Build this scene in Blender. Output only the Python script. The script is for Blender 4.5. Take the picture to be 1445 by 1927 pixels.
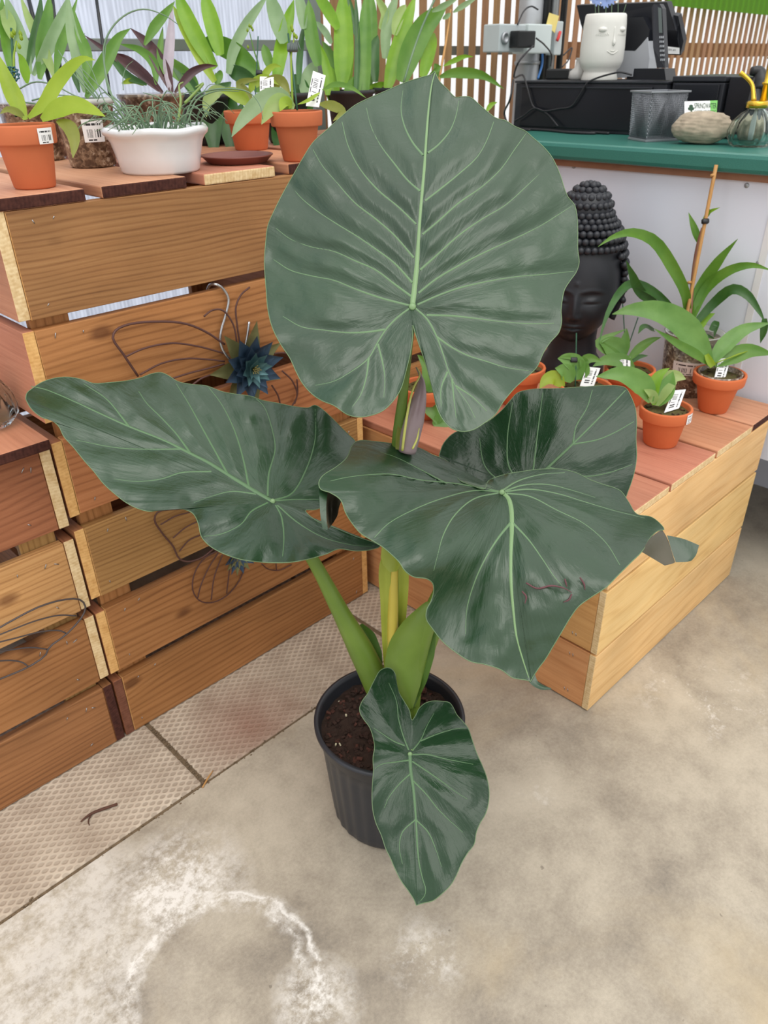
import bpy, bmesh, math, random
import numpy as np
from mathutils import Vector, Matrix, Euler, noise

for o in list(bpy.data.objects):
    bpy.data.objects.remove(o, do_unlink=True)
scene = bpy.context.scene
COL = scene.collection

# ------------------------------------------------------------------ camera
CX, CY, FPX = 722.5, 963.5, 1432.0
YAW, PIT, ROL = [math.radians(a) for a in (44.4, 30.55, -0.95)]
CAMZ = 1.45
fw = np.array([math.sin(YAW) * math.cos(PIT), math.cos(YAW) * math.cos(PIT), -math.sin(PIT)])
rt = np.array([math.cos(YAW), -math.sin(YAW), 0.0])
up = np.cross(rt, fw)
R_ = rt * math.cos(ROL) + up * math.sin(ROL)
U_ = -rt * math.sin(ROL) + up * math.cos(ROL)
CAM = np.array([0.0, 0.0, CAMZ])
cam_d = bpy.data.cameras.new('camera')
cam = bpy.data.objects.new('camera', cam_d)
COL.objects.link(cam)
cam_d.sensor_fit = 'VERTICAL'
cam_d.sensor_height = 36.0
cam_d.sensor_width = 27.0
cam_d.lens = FPX * 36.0 / 1927.0
cam_d.clip_start = 0.02
cam_d.dof.use_dof = True
cam_d.dof.focus_distance = 1.25
cam_d.dof.aperture_fstop = 8.0
m3 = Matrix((R_, U_, -fw)).transposed()
cam.matrix_world = Matrix.Translation(CAM) @ m3.to_4x4()
scene.camera = cam

# ------------------------------------------------------------------ light: daylight through greenhouse glazing
world = bpy.data.worlds.new('overcast_sky')
scene.world = world
world.use_nodes = True
wn = world.node_tree.nodes
bgn = wn['Background']
bgn.inputs['Color'].default_value = (1.0, 0.995, 0.985, 1)
# standard overcast sky: zenith brighter than horizon
tcw = wn.new('ShaderNodeTexCoord'); spw = wn.new('ShaderNodeSeparateXYZ'); mrw = wn.new('ShaderNodeMapRange')
world.node_tree.links.new(tcw.outputs['Generated'], spw.inputs[0]); world.node_tree.links.new(spw.outputs['Z'], mrw.inputs['Value'])
mrw.inputs['From Min'].default_value = 0.0; mrw.inputs['From Max'].default_value = 1.0
mrw.inputs['To Min'].default_value = 1.0; mrw.inputs['To Max'].default_value = 1.6
world.node_tree.links.new(mrw.outputs[0], bgn.inputs['Strength'])
sun_d = bpy.data.lights.new('hazy_sun', 'SUN')
sun_d.energy = 1.3
sun_d.angle = math.radians(50)
sun_d.color = (1.0, 0.97, 0.92)
sun = bpy.data.objects.new('hazy_sun', sun_d)
COL.objects.link(sun)
sun.rotation_euler = Vector((0.25, 0.45, -1.0)).to_track_quat('-Z', 'Y').to_euler()
sun.location = (0, 0, 4)
scene.view_settings.view_transform = 'Standard'
scene.view_settings.look = 'None'
scene.view_settings.exposure = 0.0
scene.view_settings.gamma = 1.0
scene.view_settings.use_curve_mapping = False

# ------------------------------------------------------------------ pixel helpers (1445 x 1927 frame)
def ray(x, y):
    return fw + R_ * ((x - CX) / FPX) - U_ * ((y - CY) / FPX)
def atd(x, y, d):
    return CAM + ray(x, y) * d
def onz(x, y, z):
    r = ray(x, y); return CAM + r * ((z - CAM[2]) / r[2])
def onx(x, y, X):
    r = ray(x, y); return CAM + r * (X / r[0])
def ony(x, y, Y):
    r = ray(x, y); return CAM + r * (Y / r[1])
def depth(p):
    return float((np.asarray(p) - CAM) @ fw)
def proj(p):
    v = np.asarray(p) - CAM; z = v @ fw
    return CX + FPX * (v @ R_) / z, CY - FPX * (v @ U_) / z
def zat(X, Y, py):
    lo, hi = -0.5, 3.0
    for _ in range(40):
        m = (lo + hi) / 2
        if proj((X, Y, m))[1] > py: lo = m
        else: hi = m
    return (lo + hi) / 2

# ------------------------------------------------------------------ object helpers
def thing(name, label, cat, loc=(0, 0, 0), group=None, kind=None):
    o = bpy.data.objects.new(name, None)
    o.empty_display_size = 0.05
    COL.objects.link(o)
    o.location = [float(c) for c in loc]
    tag(o, label, cat, group, kind)
    return o
def tag(o, label=None, cat=None, group=None, kind=None):
    if label: o['label'] = label
    if cat: o['category'] = cat
    if group: o['group'] = group
    if kind: o['kind'] = kind
    return o
def origin(o):
    v = Vector((0, 0, 0))
    while o is not None:
        v += o.location; o = o.parent
    return v
def mobj(name, V, F, mat, parent=None, smooth=True, mats=None, midx=None, label=None):
    """one mesh object from world-space vertices"""
    V = np.asarray(V, dtype=float)
    if parent is not None:
        off = origin(parent)
        loc = Vector((0, 0, 0))
    else:
        off = Vector(V.mean(axis=0)); off.z = V[:, 2].min(); loc = off.copy()
    me = bpy.data.meshes.new(name)
    me.from_pydata((V - np.array(off)).tolist(), [], [tuple(int(i) for i in f) for f in F])
    if mats:
        for m in mats: me.materials.append(m)
        me.polygons.foreach_set('material_index', midx)
    else:
        me.materials.append(mat)
    if smooth:
        me.polygons.foreach_set('use_smooth', [True] * len(me.polygons))
    me.update()
    o = bpy.data.objects.new(name, me)
    COL.objects.link(o)
    o.location = loc
    if parent is not None: o.parent = parent
    if label: o['label'] = label
    return o
def merge(parts):
    V = []; F = []; n = 0
    for v, f in parts:
        v = np.asarray(v, float)
        V.append(v); F += [tuple(i + n for i in q) for q in f]; n += len(v)
    return np.vstack(V), F
def nrm(v):
    v = np.asarray(v, float); l = np.linalg.norm(v)
    return v / l if l > 1e-12 else v
def spline(P, n):
    P = np.asarray(P, float)
    if len(P) == 2:
        t = np.linspace(0, 1, n)[:, None]; return P[0] * (1 - t) + P[1] * t
    seg = np.linalg.norm(np.diff(P, axis=0), axis=1) ** 0.5 + 1e-9
    k = np.concatenate([[0], np.cumsum(seg)])
    E = np.vstack([2 * P[0] - P[1], P, 2 * P[-1] - P[-2]])
    ke = np.concatenate([[-seg[0]], k, [k[-1] + seg[-1]]])
    out = []
    for t in np.linspace(0, k[-1], n):
        i = int(np.clip(np.searchsorted(k, t, side='right') - 1, 0, len(P) - 2)) + 1
        t0, t1, t2, t3 = ke[i - 1:i + 3]; p0, p1, p2, p3 = E[i - 1:i + 3]
        a1 = (t1 - t) / (t1 - t0) * p0 + (t - t0) / (t1 - t0) * p1
        a2 = (t2 - t) / (t2 - t1) * p1 + (t - t1) / (t2 - t1) * p2
        a3 = (t3 - t) / (t3 - t2) * p2 + (t - t2) / (t3 - t2) * p3
        b1 = (t2 - t) / (t2 - t0) * a1 + (t - t0) / (t2 - t0) * a2
        b2 = (t3 - t) / (t3 - t1) * a2 + (t - t1) / (t3 - t1) * a3
        out.append((t2 - t) / (t2 - t1) * b1 + (t - t1) / (t2 - t1) * b2)
    return np.array(out)
def g_tube(P, r, seg=8, closed=False, caps=True, flat=1.0):
    P = np.asarray(P, float); n = len(P)
    r = np.full(n, r) if np.isscalar(r) else np.interp(np.linspace(0, 1, n), np.linspace(0, 1, len(r)), r)
    T = np.gradient(P, axis=0)
    if closed:
        T = np.roll(P, -1, 0) - np.roll(P, 1, 0)
    T = T / (np.linalg.norm(T, axis=1)[:, None] + 1e-12)
    ref = np.array([0, 0, 1.0]) if abs(T[0][2]) < 0.9 else np.array([1.0, 0, 0])
    u = nrm(np.cross(ref, T[0])); V = []
    for i in range(n):
        u = nrm(u - T[i] * (u @ T[i])); w = np.cross(T[i], u)
        for j in range(seg):
            a = 2 * math.pi * j / seg
            V.append(P[i] + r[i] * (math.cos(a) * u + flat * math.sin(a) * w))
    F = []
    m = n if closed else n - 1
    for i in range(m):
        i2 = (i + 1) % n
        for j in range(seg):
            j2 = (j + 1) % seg
            F.append((i * seg + j, i * seg + j2, i2 * seg + j2, i2 * seg + j))
    if caps and not closed:
        F.append(tuple(range(seg - 1, -1, -1))); F.append(tuple((n - 1) * seg + j for j in range(seg)))
    return np.array(V), F
def tube(name, P, r, mat, parent=None, n=None, seg=8, closed=False, **k):
    P = spline(P, n) if n else np.asarray(P, float)
    V, F = g_tube(P, r, seg, closed)
    return mobj(name, V, F, mat, parent, **k)
def g_lathe(prof, c, seg=32, fn=None, axis=None, close=False):
    """prof: list of (radius, z); fn(angle, k) -> radius factor"""
    V = []; F = []; n = len(prof)
    for k, (r, z) in enumerate(prof):
        for j in range(seg):
            a = 2 * math.pi * j / seg
            f = fn(a, k) if fn else 1.0
            dz = 0.0
            if isinstance(f, tuple): f, dz = f
            V.append((c[0] + r * f * math.cos(a), c[1] + r * f * math.sin(a), c[2] + z + dz))
    for k in range(n - 1):
        for j in range(seg):
            j2 = (j + 1) % seg
            F.append((k * seg + j, k * seg + j2, (k + 1) * seg + j2, (k + 1) * seg + j))
    if prof[0][0] > 1e-6: F.append(tuple(range(seg - 1, -1, -1)))
    if prof[-1][0] > 1e-6: F.append(tuple((n - 1) * seg + j for j in range(seg)))
    return np.array(V), F
def lathe(name, prof, c, mat, parent=None, seg=32, fn=None, **k):
    V, F = g_lathe(prof, c, seg, fn)
    return mobj(name, V, F, mat, parent, **k)
def g_box(lo, hi, bev=0.0):
    lo = np.asarray(lo, float); hi = np.asarray(hi, float)
    bm = bmesh.new()
    bmesh.ops.create_cube(bm, size=1.0)
    for v in bm.verts:
        v.co = Vector([(lo[i] + hi[i]) / 2 + v.co[i] * (hi[i] - lo[i]) for i in range(3)])
    if bev > 0:
        bmesh.ops.bevel(bm, geom=list(bm.edges), offset=bev, segments=2, affect='EDGES', profile=0.5)
    bm.verts.ensure_lookup_table()
    V = np.array([v.co[:] for v in bm.verts]); F = [tuple(v.index for v in f.verts) for f in bm.faces]
    bm.free()
    return V, F
def g_obox(c, ax, ay, az, sx, sy, sz, bev=0.0):
    V, F = g_box((-sx / 2, -sy / 2, -sz / 2), (sx / 2, sy / 2, sz / 2), bev)
    M = np.array([nrm(ax), nrm(ay), nrm(az)])
    return V @ M + np.asarray(c, float), F
def box(name, lo, hi, mat, parent=None, bev=0.002, smooth=False, **k):
    V, F = g_box(lo, hi, bev)
    return mobj(name, V, F, mat, parent, smooth=smooth, **k)
def g_ribbon(P, W, N, n=14, fold=0.25, across=4, arch=0.0):
    """leaf blade along P with half widths W (interpolated), facing N, folded along the midrib"""
    P = spline(P, n); W = np.interp(np.linspace(0, 1, n), np.linspace(0, 1, len(W)), W)
    T = np.gradient(P, axis=0); V = []; F = []
    N = np.asarray(N, float)
    for i in range(n):
        t = nrm(T[i]); nn = N if N.ndim == 1 else N[i]
        s = nrm(np.cross(t, nn)); q = nrm(np.cross(s, t))
        for j in range(across + 1):
            a = (j / across - 0.5) * 2
            V.append(P[i] + s * a * W[i] + q * W[i] * (fold * abs(a) - arch * a * a))
    for i in range(n - 1):
        for j in range(across):
            k = i * (across + 1) + j
            F.append((k, k + 1, k + across + 2, k + across + 1))
    return np.array(V), F
# ------------------------------------------------------------------ materials
def new_mat(name):
    m = bpy.data.materials.new(name); m.use_nodes = True
    return m, m.node_tree.nodes, m.node_tree.links, m.node_tree.nodes['Principled BSDF']
def s2l(c):
    return tuple((v / 255 / 12.92 if v / 255 <= 0.04045 else ((v / 255 + 0.055) / 1.055) ** 2.4) for v in c)
def rgba(c): return (*s2l(c), 1.0)
def plain(name, c, rough=0.5, metal=0.0, spec=0.5, trans=0.0, noise_amt=0.0, nscale=30.0, bump=0.0, coat=0.0, ior=1.45):
    m, N, L, b = new_mat(name)
    b.inputs['Base Color'].default_value = rgba(c)
    b.inputs['Roughness'].default_value = rough
    b.inputs['Metallic'].default_value = metal
    b.inputs['Specular IOR Level'].default_value = spec
    b.inputs['Transmission Weight'].default_value = trans
    b.inputs['Coat Weight'].default_value = coat
    b.inputs['IOR'].default_value = ior
    tc = N.new('ShaderNodeTexCoord')
    nt = N.new('ShaderNodeTexNoise'); nt.inputs['Scale'].default_value = nscale; nt.inputs['Detail'].default_value = 5
    L.new(tc.outputs['Object'], nt.inputs['Vector'])
    a = max(noise_amt, 0.04)
    mx = N.new('ShaderNodeMix'); mx.data_type = 'RGBA'
    l = s2l(c)
    mx.inputs[6].default_value = (*[v * (1 - a) for v in l], 1); mx.inputs[7].default_value = (*[min(1, v * (1 + a)) for v in l], 1)
    L.new(nt.outputs['Fac'], mx.inputs[0]); L.new(mx.outputs[2], b.inputs['Base Color'])
    if bump > 0:
        bp = N.new('ShaderNodeBump'); bp.inputs['Strength'].default_value = bump; bp.inputs['Distance'].default_value = 0.003
        L.new(nt.outputs['Fac'], bp.inputs['Height']); L.new(bp.outputs['Normal'], b.inputs['Normal'])
    return m
def ramp(N, L, src, stops):
    r = N.new('ShaderNodeValToRGB')
    els = r.color_ramp.elements
    while len(els) > 1: els.remove(els[0])
    els[0].position = stops[0][0]; els[0].color = stops[0][1]
    for p, c in stops[1:]:
        e = els.new(p); e.color = c
    L.new(src, r.inputs['Fac'])
    return r
def mathn(N, L, op, a, b=None, c=None):
    n = N.new('ShaderNodeMath'); n.operation = op
    for i, v in enumerate((a, b, c)):
        if v is None: continue
        if isinstance(v, (int, float)): n.inputs[i].default_value = v
        else: L.new(v, n.inputs[i])
    return n.outputs[0]
def wood(name, light, mid, dark, ring=9.0, knots=0.5, rough=0.6, rough_saw=0.3, var=0.18, ra=0.16):
    """sawn board, grain along local x"""
    m, N, L, b = new_mat(name)
    tc = N.new('ShaderNodeTexCoord'); oi = N.new('ShaderNodeObjectInfo')
    vm = N.new('ShaderNodeVectorMath'); vm.operation = 'MULTIPLY_ADD'
    L.new(oi.outputs['Random'], vm.inputs[0]); vm.inputs[1].default_value = (37.0, 11.0, 23.0); L.new(tc.outputs['Object'], vm.inputs[2])
    def mapped(s):
        mp = N.new('ShaderNodeMapping'); mp.inputs['Scale'].default_value = s
        L.new(vm.outputs[0], mp.inputs['Vector']); return mp.outputs['Vector']
    # cathedral rings: bands across the board, bent by a stretched noise
    big = N.new('ShaderNodeTexNoise'); big.inputs['Scale'].default_value = 1.0; big.inputs['Detail'].default_value = 2
    L.new(mapped((1.6, 7, 7)), big.inputs['Vector'])
    sp = N.new('ShaderNodeSeparateXYZ'); L.new(vm.outputs[0], sp.inputs[0])
    yy = mathn(N, L, 'ADD', sp.outputs['Y'], sp.outputs['Z'])
    ph = mathn(N, L, 'MULTIPLY_ADD', big.outputs['Fac'], 34.0, mathn(N, L, 'MULTIPLY', yy, ring * 42))
    sn = mathn(N, L, 'MULTIPLY', mathn(N, L, 'POWER', mathn(N, L, 'MULTIPLY_ADD', mathn(N, L, 'SINE', ph), 0.5, 0.5), 3.0), -1.0)
    fine = N.new('ShaderNodeTexNoise'); fine.inputs['Scale'].default_value = 1.0; fine.inputs['Detail'].default_value = 6; fine.inputs['Roughness'].default_value = 0.65
    L.new(mapped((4, 160, 160)), fine.inputs['Vector'])
    g = mathn(N, L, 'MULTIPLY_ADD', sn, ra, mathn(N, L, 'MULTIPLY_ADD', fine.outputs['Fac'], 0.55, mathn(N, L, 'MULTIPLY_ADD', big.outputs['Fac'], 0.25, 0.16)))
    cr = ramp(N, L, g, [(0.22, rgba(dark)), (0.5, rgba(mid)), (0.82, rgba(light))])
    # knots
    vo = N.new('ShaderNodeTexVoronoi'); vo.inputs['Scale'].default_value = 1.0
    L.new(mapped((3.2, 5.5, 0.0)), vo.inputs['Vector'])
    kd = mathn(N, L, 'MULTIPLY_ADD', vo.outputs['Distance'], 1.0, mathn(N, L, 'MULTIPLY', fine.outputs['Fac'], 0.03))
    kf = ramp(N, L, kd, [(0.0, (knots, knots, knots, 1)), (0.06, (knots, knots, knots, 1)), (0.12, (0, 0, 0, 1))])
    mx = N.new('ShaderNodeMix'); mx.data_type = 'RGBA'
    L.new(kf.outputs['Color'], mx.inputs[0]); L.new(cr.outputs['Color'], mx.inputs[6]); mx.inputs[7].default_value = rgba([dark[0] * 0.72, dark[1] * 0.62, dark[2] * 0.55])
    # blotches and board to board variation
    bl = N.new('ShaderNodeTexNoise'); bl.inputs['Scale'].default_value = 1.0; bl.inputs['Detail'].default_value = 3
    L.new(mapped((3.5, 6, 6)), bl.inputs['Vector'])
    hs = N.new('ShaderNodeHueSaturation')
    hs.inputs['Saturation'].default_value = 1.0
    val = mathn(N, L, 'ADD', mathn(N, L, 'MULTIPLY_ADD', oi.outputs['Random'], var * 2, 1 - var), mathn(N, L, 'MULTIPLY_ADD', bl.outputs['Fac'], 0.7, -0.35))
    L.new(val, hs.inputs['Value'])
    L.new(mathn(N, L, 'MULTIPLY_ADD', mathn(N, L, 'FRACT', mathn(N, L, 'MULTIPLY', oi.outputs['Random'], 7.3)), 0.016, 0.492), hs.inputs['Hue'])
    L.new(mx.outputs[2], hs.inputs['Color'])
    L.new(hs.outputs['Color'], b.inputs['Base Color'])
    b.inputs['Roughness'].default_value = rough
    b.inputs['Specular IOR Level'].default_value = 0.3
    saw = N.new('ShaderNodeTexNoise'); saw.inputs['Scale'].default_value = 1.0; saw.inputs['Detail'].default_value = 3
    L.new(mapped((90, 14, 14)), saw.inputs['Vector'])
    h = mathn(N, L, 'MULTIPLY_ADD', saw.outputs['Fac'], rough_saw, g)
    bp = N.new('ShaderNodeBump'); bp.inputs['Strength'].default_value = 0.35; bp.inputs['Distance'].default_value = 0.0025
    L.new(h, bp.inputs['Height']); L.new(bp.outputs['Normal'], b.inputs['Normal'])
    return m
def endgrain(name, light, dark):
    m, N, L, b = new_mat(name)
    tc = N.new('ShaderNodeTexCoord'); oi = N.new('ShaderNodeObjectInfo')
    vm = N.new('ShaderNodeVectorMath'); vm.operation = 'MULTIPLY_ADD'
    L.new(oi.outputs['Random'], vm.inputs[0]); vm.inputs[1].default_value = (0.0, 0.3, 0.1); L.new(tc.outputs['Object'], vm.inputs[2])
    nz = N.new('ShaderNodeTexNoise'); nz.inputs['Scale'].default_value = 30; nz.inputs['Detail'].default_value = 4
    L.new(vm.outputs[0], nz.inputs['Vector'])
    ln = N.new('ShaderNodeVectorMath'); ln.operation = 'LENGTH'
    mp = N.new('ShaderNodeMapping'); mp.inputs['Scale'].default_value = (0, 1, 1); mp.inputs['Location'].default_value = (0, 0.07, -0.05)
    L.new(vm.outputs[0], mp.inputs['Vector']); L.new(mp.outputs['Vector'], ln.inputs[0])
    s = mathn(N, L, 'SINE', mathn(N, L, 'MULTIPLY_ADD', nz.outputs['Fac'], 9.0, mathn(N, L, 'MULTIPLY', ln.outputs['Value'], 900)))
    n2 = N.new('ShaderNodeTexNoise'); n2.inputs['Scale'].default_value = 120; n2.inputs['Detail'].default_value = 4
    L.new(vm.outputs[0], n2.inputs['Vector'])
    g = mathn(N, L, 'MULTIPLY_ADD', s, 0.045, mathn(N, L, 'MULTIPLY_ADD', n2.outputs['Fac'], 0.6, mathn(N, L, 'MULTIPLY', nz.outputs['Fac'], 0.45)))
    r = ramp(N, L, g, [(0.25, rgba(dark)), (0.7, rgba(light))])
    L.new(r.outputs['Color'], b.inputs['Base Color']); b.inputs['Roughness'].default_value = 0.85
    b.inputs['Specular IOR Level'].default_value = 0.2
    bp = N.new('ShaderNodeBump'); bp.inputs['Strength'].default_value = 0.4; bp.inputs['Distance'].default_value = 0.002
    L.new(n2.outputs['Fac'], bp.inputs['Height']); L.new(bp.outputs['Normal'], b.inputs['Normal'])
    return m
def leafmat(name, top, top2, rough=0.32, under=None, nscale=9.0, sheen=0.5, transl=0.0, streak=None, bump=0.25):
    """leaf blade: top colour with soft mottling, other colour underneath, light passing through when thin"""
    m, N, L, b = new_mat(name)
    tc = N.new('ShaderNodeTexCoord')
    nz = N.new('ShaderNodeTexNoise'); nz.inputs['Scale'].default_value = nscale; nz.inputs['Detail'].default_value = 4
    L.new(tc.outputs['Object'], nz.inputs['Vector'])
    r = ramp(N, L, nz.outputs['Fac'], [(0.3, rgba(top)), (0.72, rgba(top2))])
    col = r.outputs['Color']
    if under:
        ge = N.new('ShaderNodeNewGeometry'); mx = N.new('ShaderNodeMix'); mx.data_type = 'RGBA'
        L.new(ge.outputs['Backfacing'], mx.inputs[0]); L.new(col, mx.inputs[6]); mx.inputs[7].default_value = rgba(under)
        col = mx.outputs[2]
    L.new(col, b.inputs['Base Color'])
    rr = N.new('ShaderNodeTexNoise'); rr.inputs['Scale'].default_value = nscale * 1.7; rr.inputs['Detail'].default_value = 3
    L.new(tc.outputs['Object'], rr.inputs['Vector'])
    L.new(mathn(N, L, 'MULTIPLY_ADD', rr.outputs['Fac'], rough * 0.7, rough * 0.65), b.inputs['Roughness'])
    b.inputs['Specular IOR Level'].default_value = sheen
    n2 = N.new('ShaderNodeTexNoise'); n2.inputs['Scale'].default_value = 48; n2.inputs['Detail'].default_value = 7; n2.inputs['Distortion'].default_value = 1.4
    L.new(tc.outputs['Object'], n2.inputs['Vector'])
    bp = N.new('ShaderNodeBump'); bp.inputs['Strength'].default_value = bump; bp.inputs['Distance'].default_value = 0.0015
    L.new(n2.outputs['Fac'], bp.inputs['Height']); L.new(bp.outputs['Normal'], b.inputs['Normal'])
    if streak:
        # fine side veins fanning out from the stalk (UV: angle, distance)
        mp = N.new('ShaderNodeMapping'); mp.inputs['Scale'].default_value = (170, 7, 1); L.new(tc.outputs['UV'], mp.inputs['Vector'])
        n3 = N.new('ShaderNodeTexNoise'); n3.inputs['Scale'].default_value = 1.0; n3.inputs['Detail'].default_value = 5; n3.inputs['Distortion'].default_value = 0.6
        L.new(mp.outputs['Vector'], n3.inputs['Vector'])
        bp2 = N.new('ShaderNodeBump'); bp2.inputs['Strength'].default_value = streak; bp2.inputs['Distance'].default_value = 0.0012
        L.new(n3.outputs['Fac'], bp2.inputs['Height']); L.new(bp.outputs['Normal'], bp2.inputs['Normal']); L.new(bp2.outputs['Normal'], b.inputs['Normal'])
    if transl > 0:
        t = N.new('ShaderNodeBsdfTranslucent'); L.new(col, t.inputs['Color'])
        ms = N.new('ShaderNodeMixShader'); ms.inputs['Fac'].default_value = transl
        out = N['Material Output']
        L.new(b.outputs[0], ms.inputs[1]); L.new(t.outputs[0], ms.inputs[2]); L.new(ms.outputs[0], out.inputs['Surface'])
    return m
def sheet(name, c, transp=0.0, transl=0.6, rib=None, axis=0):
    """translucent glazing sheet; rib = corrugation pitch"""
    m, N, L, b = new_mat(name)
    b.inputs['Base Color'].default_value = rgba(c); b.inputs['Roughness'].default_value = 0.25
    t = N.new('ShaderNodeBsdfTranslucent'); t.inputs['Color'].default_value = rgba(c)
    ms = N.new('ShaderNodeMixShader'); ms.inputs['Fac'].default_value = transl
    L.new(b.outputs[0], ms.inputs[1]); L.new(t.outputs[0], ms.inputs[2])
    tr = N.new('ShaderNodeBsdfTransparent'); tr.inputs['Color'].default_value = rgba(c)
    m2 = N.new('ShaderNodeMixShader'); m2.inputs['Fac'].default_value = transp
    L.new(ms.outputs[0], m2.inputs[1]); L.new(tr.outputs[0], m2.inputs[2])
    L.new(m2.outputs[0], N['Material Output'].inputs['Surface'])
    if rib:
        tc = N.new('ShaderNodeTexCoord'); sp = N.new('ShaderNodeSeparateXYZ'); L.new(tc.outputs['Object'], sp.inputs[0])
        s = mathn(N, L, 'SINE', mathn(N, L, 'MULTIPLY', sp.outputs[axis], 2 * math.pi / rib))
        nz = N.new('ShaderNodeTexNoise'); nz.inputs['Scale'].default_value = 1.0; nz.inputs['Detail'].default_value = 4
        mp = N.new('ShaderNodeMapping'); mp.inputs['Scale'].default_value = (90, 90, 8)
        L.new(tc.outputs['Object'], mp.inputs['Vector']); L.new(mp.outputs['Vector'], nz.inputs['Vector'])
        f = mathn(N, L, 'MULTIPLY_ADD', s, 0.12, nz.outputs['Fac'])
        lc = s2l(c)
        r = ramp(N, L, f, [(0.3, (*[v * 0.82 for v in lc], 1)), (0.7, (*[min(1, v * 1.1) for v in lc], 1))])
        L.new(r.outputs['Color'], t.inputs['Color']); L.new(r.outputs['Color'], tr.inputs['Color'])
    return m
def barcode(name, paper=(240, 240, 240), u=0, v=1):
    """white label printed with a barcode and tiny unreadable lines; local generated coordinates"""
    m, N, L, b = new_mat(name)
    tc = N.new('ShaderNodeTexCoord'); sp = N.new('ShaderNodeSeparateXYZ'); L.new(tc.outputs['UV'], sp.inputs[0])
    wn_ = N.new('ShaderNodeTexWhiteNoise'); wn_.noise_dimensions = '1D'
    L.new(mathn(N, L, 'FLOOR', mathn(N, L, 'MULTIPLY', sp.outputs[0], 46)), wn_.inputs['W'])
    bars = mathn(N, L, 'GREATER_THAN', wn_.outputs['Value'], 0.52)
    def rng(s, a, c_):
        return mathn(N, L, 'MULTIPLY', mathn(N, L, 'GREATER_THAN', s, a), mathn(N, L, 'LESS_THAN', s, c_))
    z1 = mathn(N, L, 'MULTIPLY', rng(sp.outputs[0], 0.18, 0.86), rng(sp.outputs[1], 0.2, 0.56))
    w2 = N.new('ShaderNodeTexWhiteNoise'); w2.noise_dimensions = '1D'
    L.new(mathn(N, L, 'FLOOR', mathn(N, L, 'MULTIPLY', sp.outputs[0], 30)), w2.inputs['W'])
    words = mathn(N, L, 'GREATER_THAN', w2.outputs['Value'], 0.3)
    z2 = mathn(N, L, 'MULTIPLY', mathn(N, L, 'MULTIPLY', rng(sp.outputs[0], 0.1, 0.92), rng(sp.outputs[1], 0.72, 0.82)), words)
    z3 = mathn(N, L, 'MULTIPLY', mathn(N, L, 'MULTIPLY', rng(sp.outputs[0], 0.2, 0.6), rng(sp.outputs[1], 0.06, 0.13)), words)
    k = mathn(N, L, 'MAXIMUM', mathn(N, L, 'MULTIPLY', z1, bars), mathn(N, L, 'MAXIMUM', z2, z3))
    mx = N.new('ShaderNodeMix'); mx.data_type = 'RGBA'
    L.new(k, mx.inputs[0]); mx.inputs[6].default_value = rgba(paper); mx.inputs[7].default_value = rgba((45, 45, 48))
    L.new(mx.outputs[2], b.inputs['Base Color']); b.inputs['Roughness'].default_value = 0.45
    return m
def bark_clear(name):
    """bark and perlite pressed against a clear pot wall"""
    m, N, L, b = new_mat(name)
    tc = N.new('ShaderNodeTexCoord')
    vo = N.new('ShaderNodeTexVoronoi'); vo.inputs['Scale'].default_value = 170
    L.new(tc.outputs['Object'], vo.inputs['Vector'])
    nz = N.new('ShaderNodeTexNoise'); nz.inputs['Scale'].default_value = 60; nz.inputs['Detail'].default_value = 7
    L.new(tc.outputs['Object'], nz.inputs['Vector'])
    sx = N.new('ShaderNodeSeparateColor'); L.new(vo.outputs['Color'], sx.inputs[0])
    f = mathn(N, L, 'MULTIPLY_ADD', sx.outputs[0], 0.34, mathn(N, L, 'MULTIPLY', nz.outputs['Fac'], 0.95))
    r = ramp(N, L, f, [(0.2, rgba((48, 36, 28))), (0.55, rgba((92, 72, 58))), (0.78, rgba((150, 130, 108))), (0.92, rgba((205, 196, 180)))])
    L.new(r.outputs['Color'], b.inputs['Base Color']); b.inputs['Roughness'].default_value = 0.3
    b.inputs['Coat Weight'].default_value = 0.6; b.inputs['Coat Roughness'].default_value = 0.12
    bp = N.new('ShaderNodeBump'); bp.inputs['Strength'].default_value = 0.6; bp.inputs['Distance'].default_value = 0.004
    L.new(f, bp.inputs['Height']); L.new(bp.outputs['Normal'], b.inputs['Normal'])
    return m
def glass(name, tint=(232, 242, 240), transp=0.72):
    m, N, L, b = new_mat(name)
    b.inputs['Base Color'].default_value = rgba(tint); b.inputs['Roughness'].default_value = 0.03
    b.inputs['Transmission Weight'].default_value = 1.0; b.inputs['IOR'].default_value = 1.16
    return m
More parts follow.
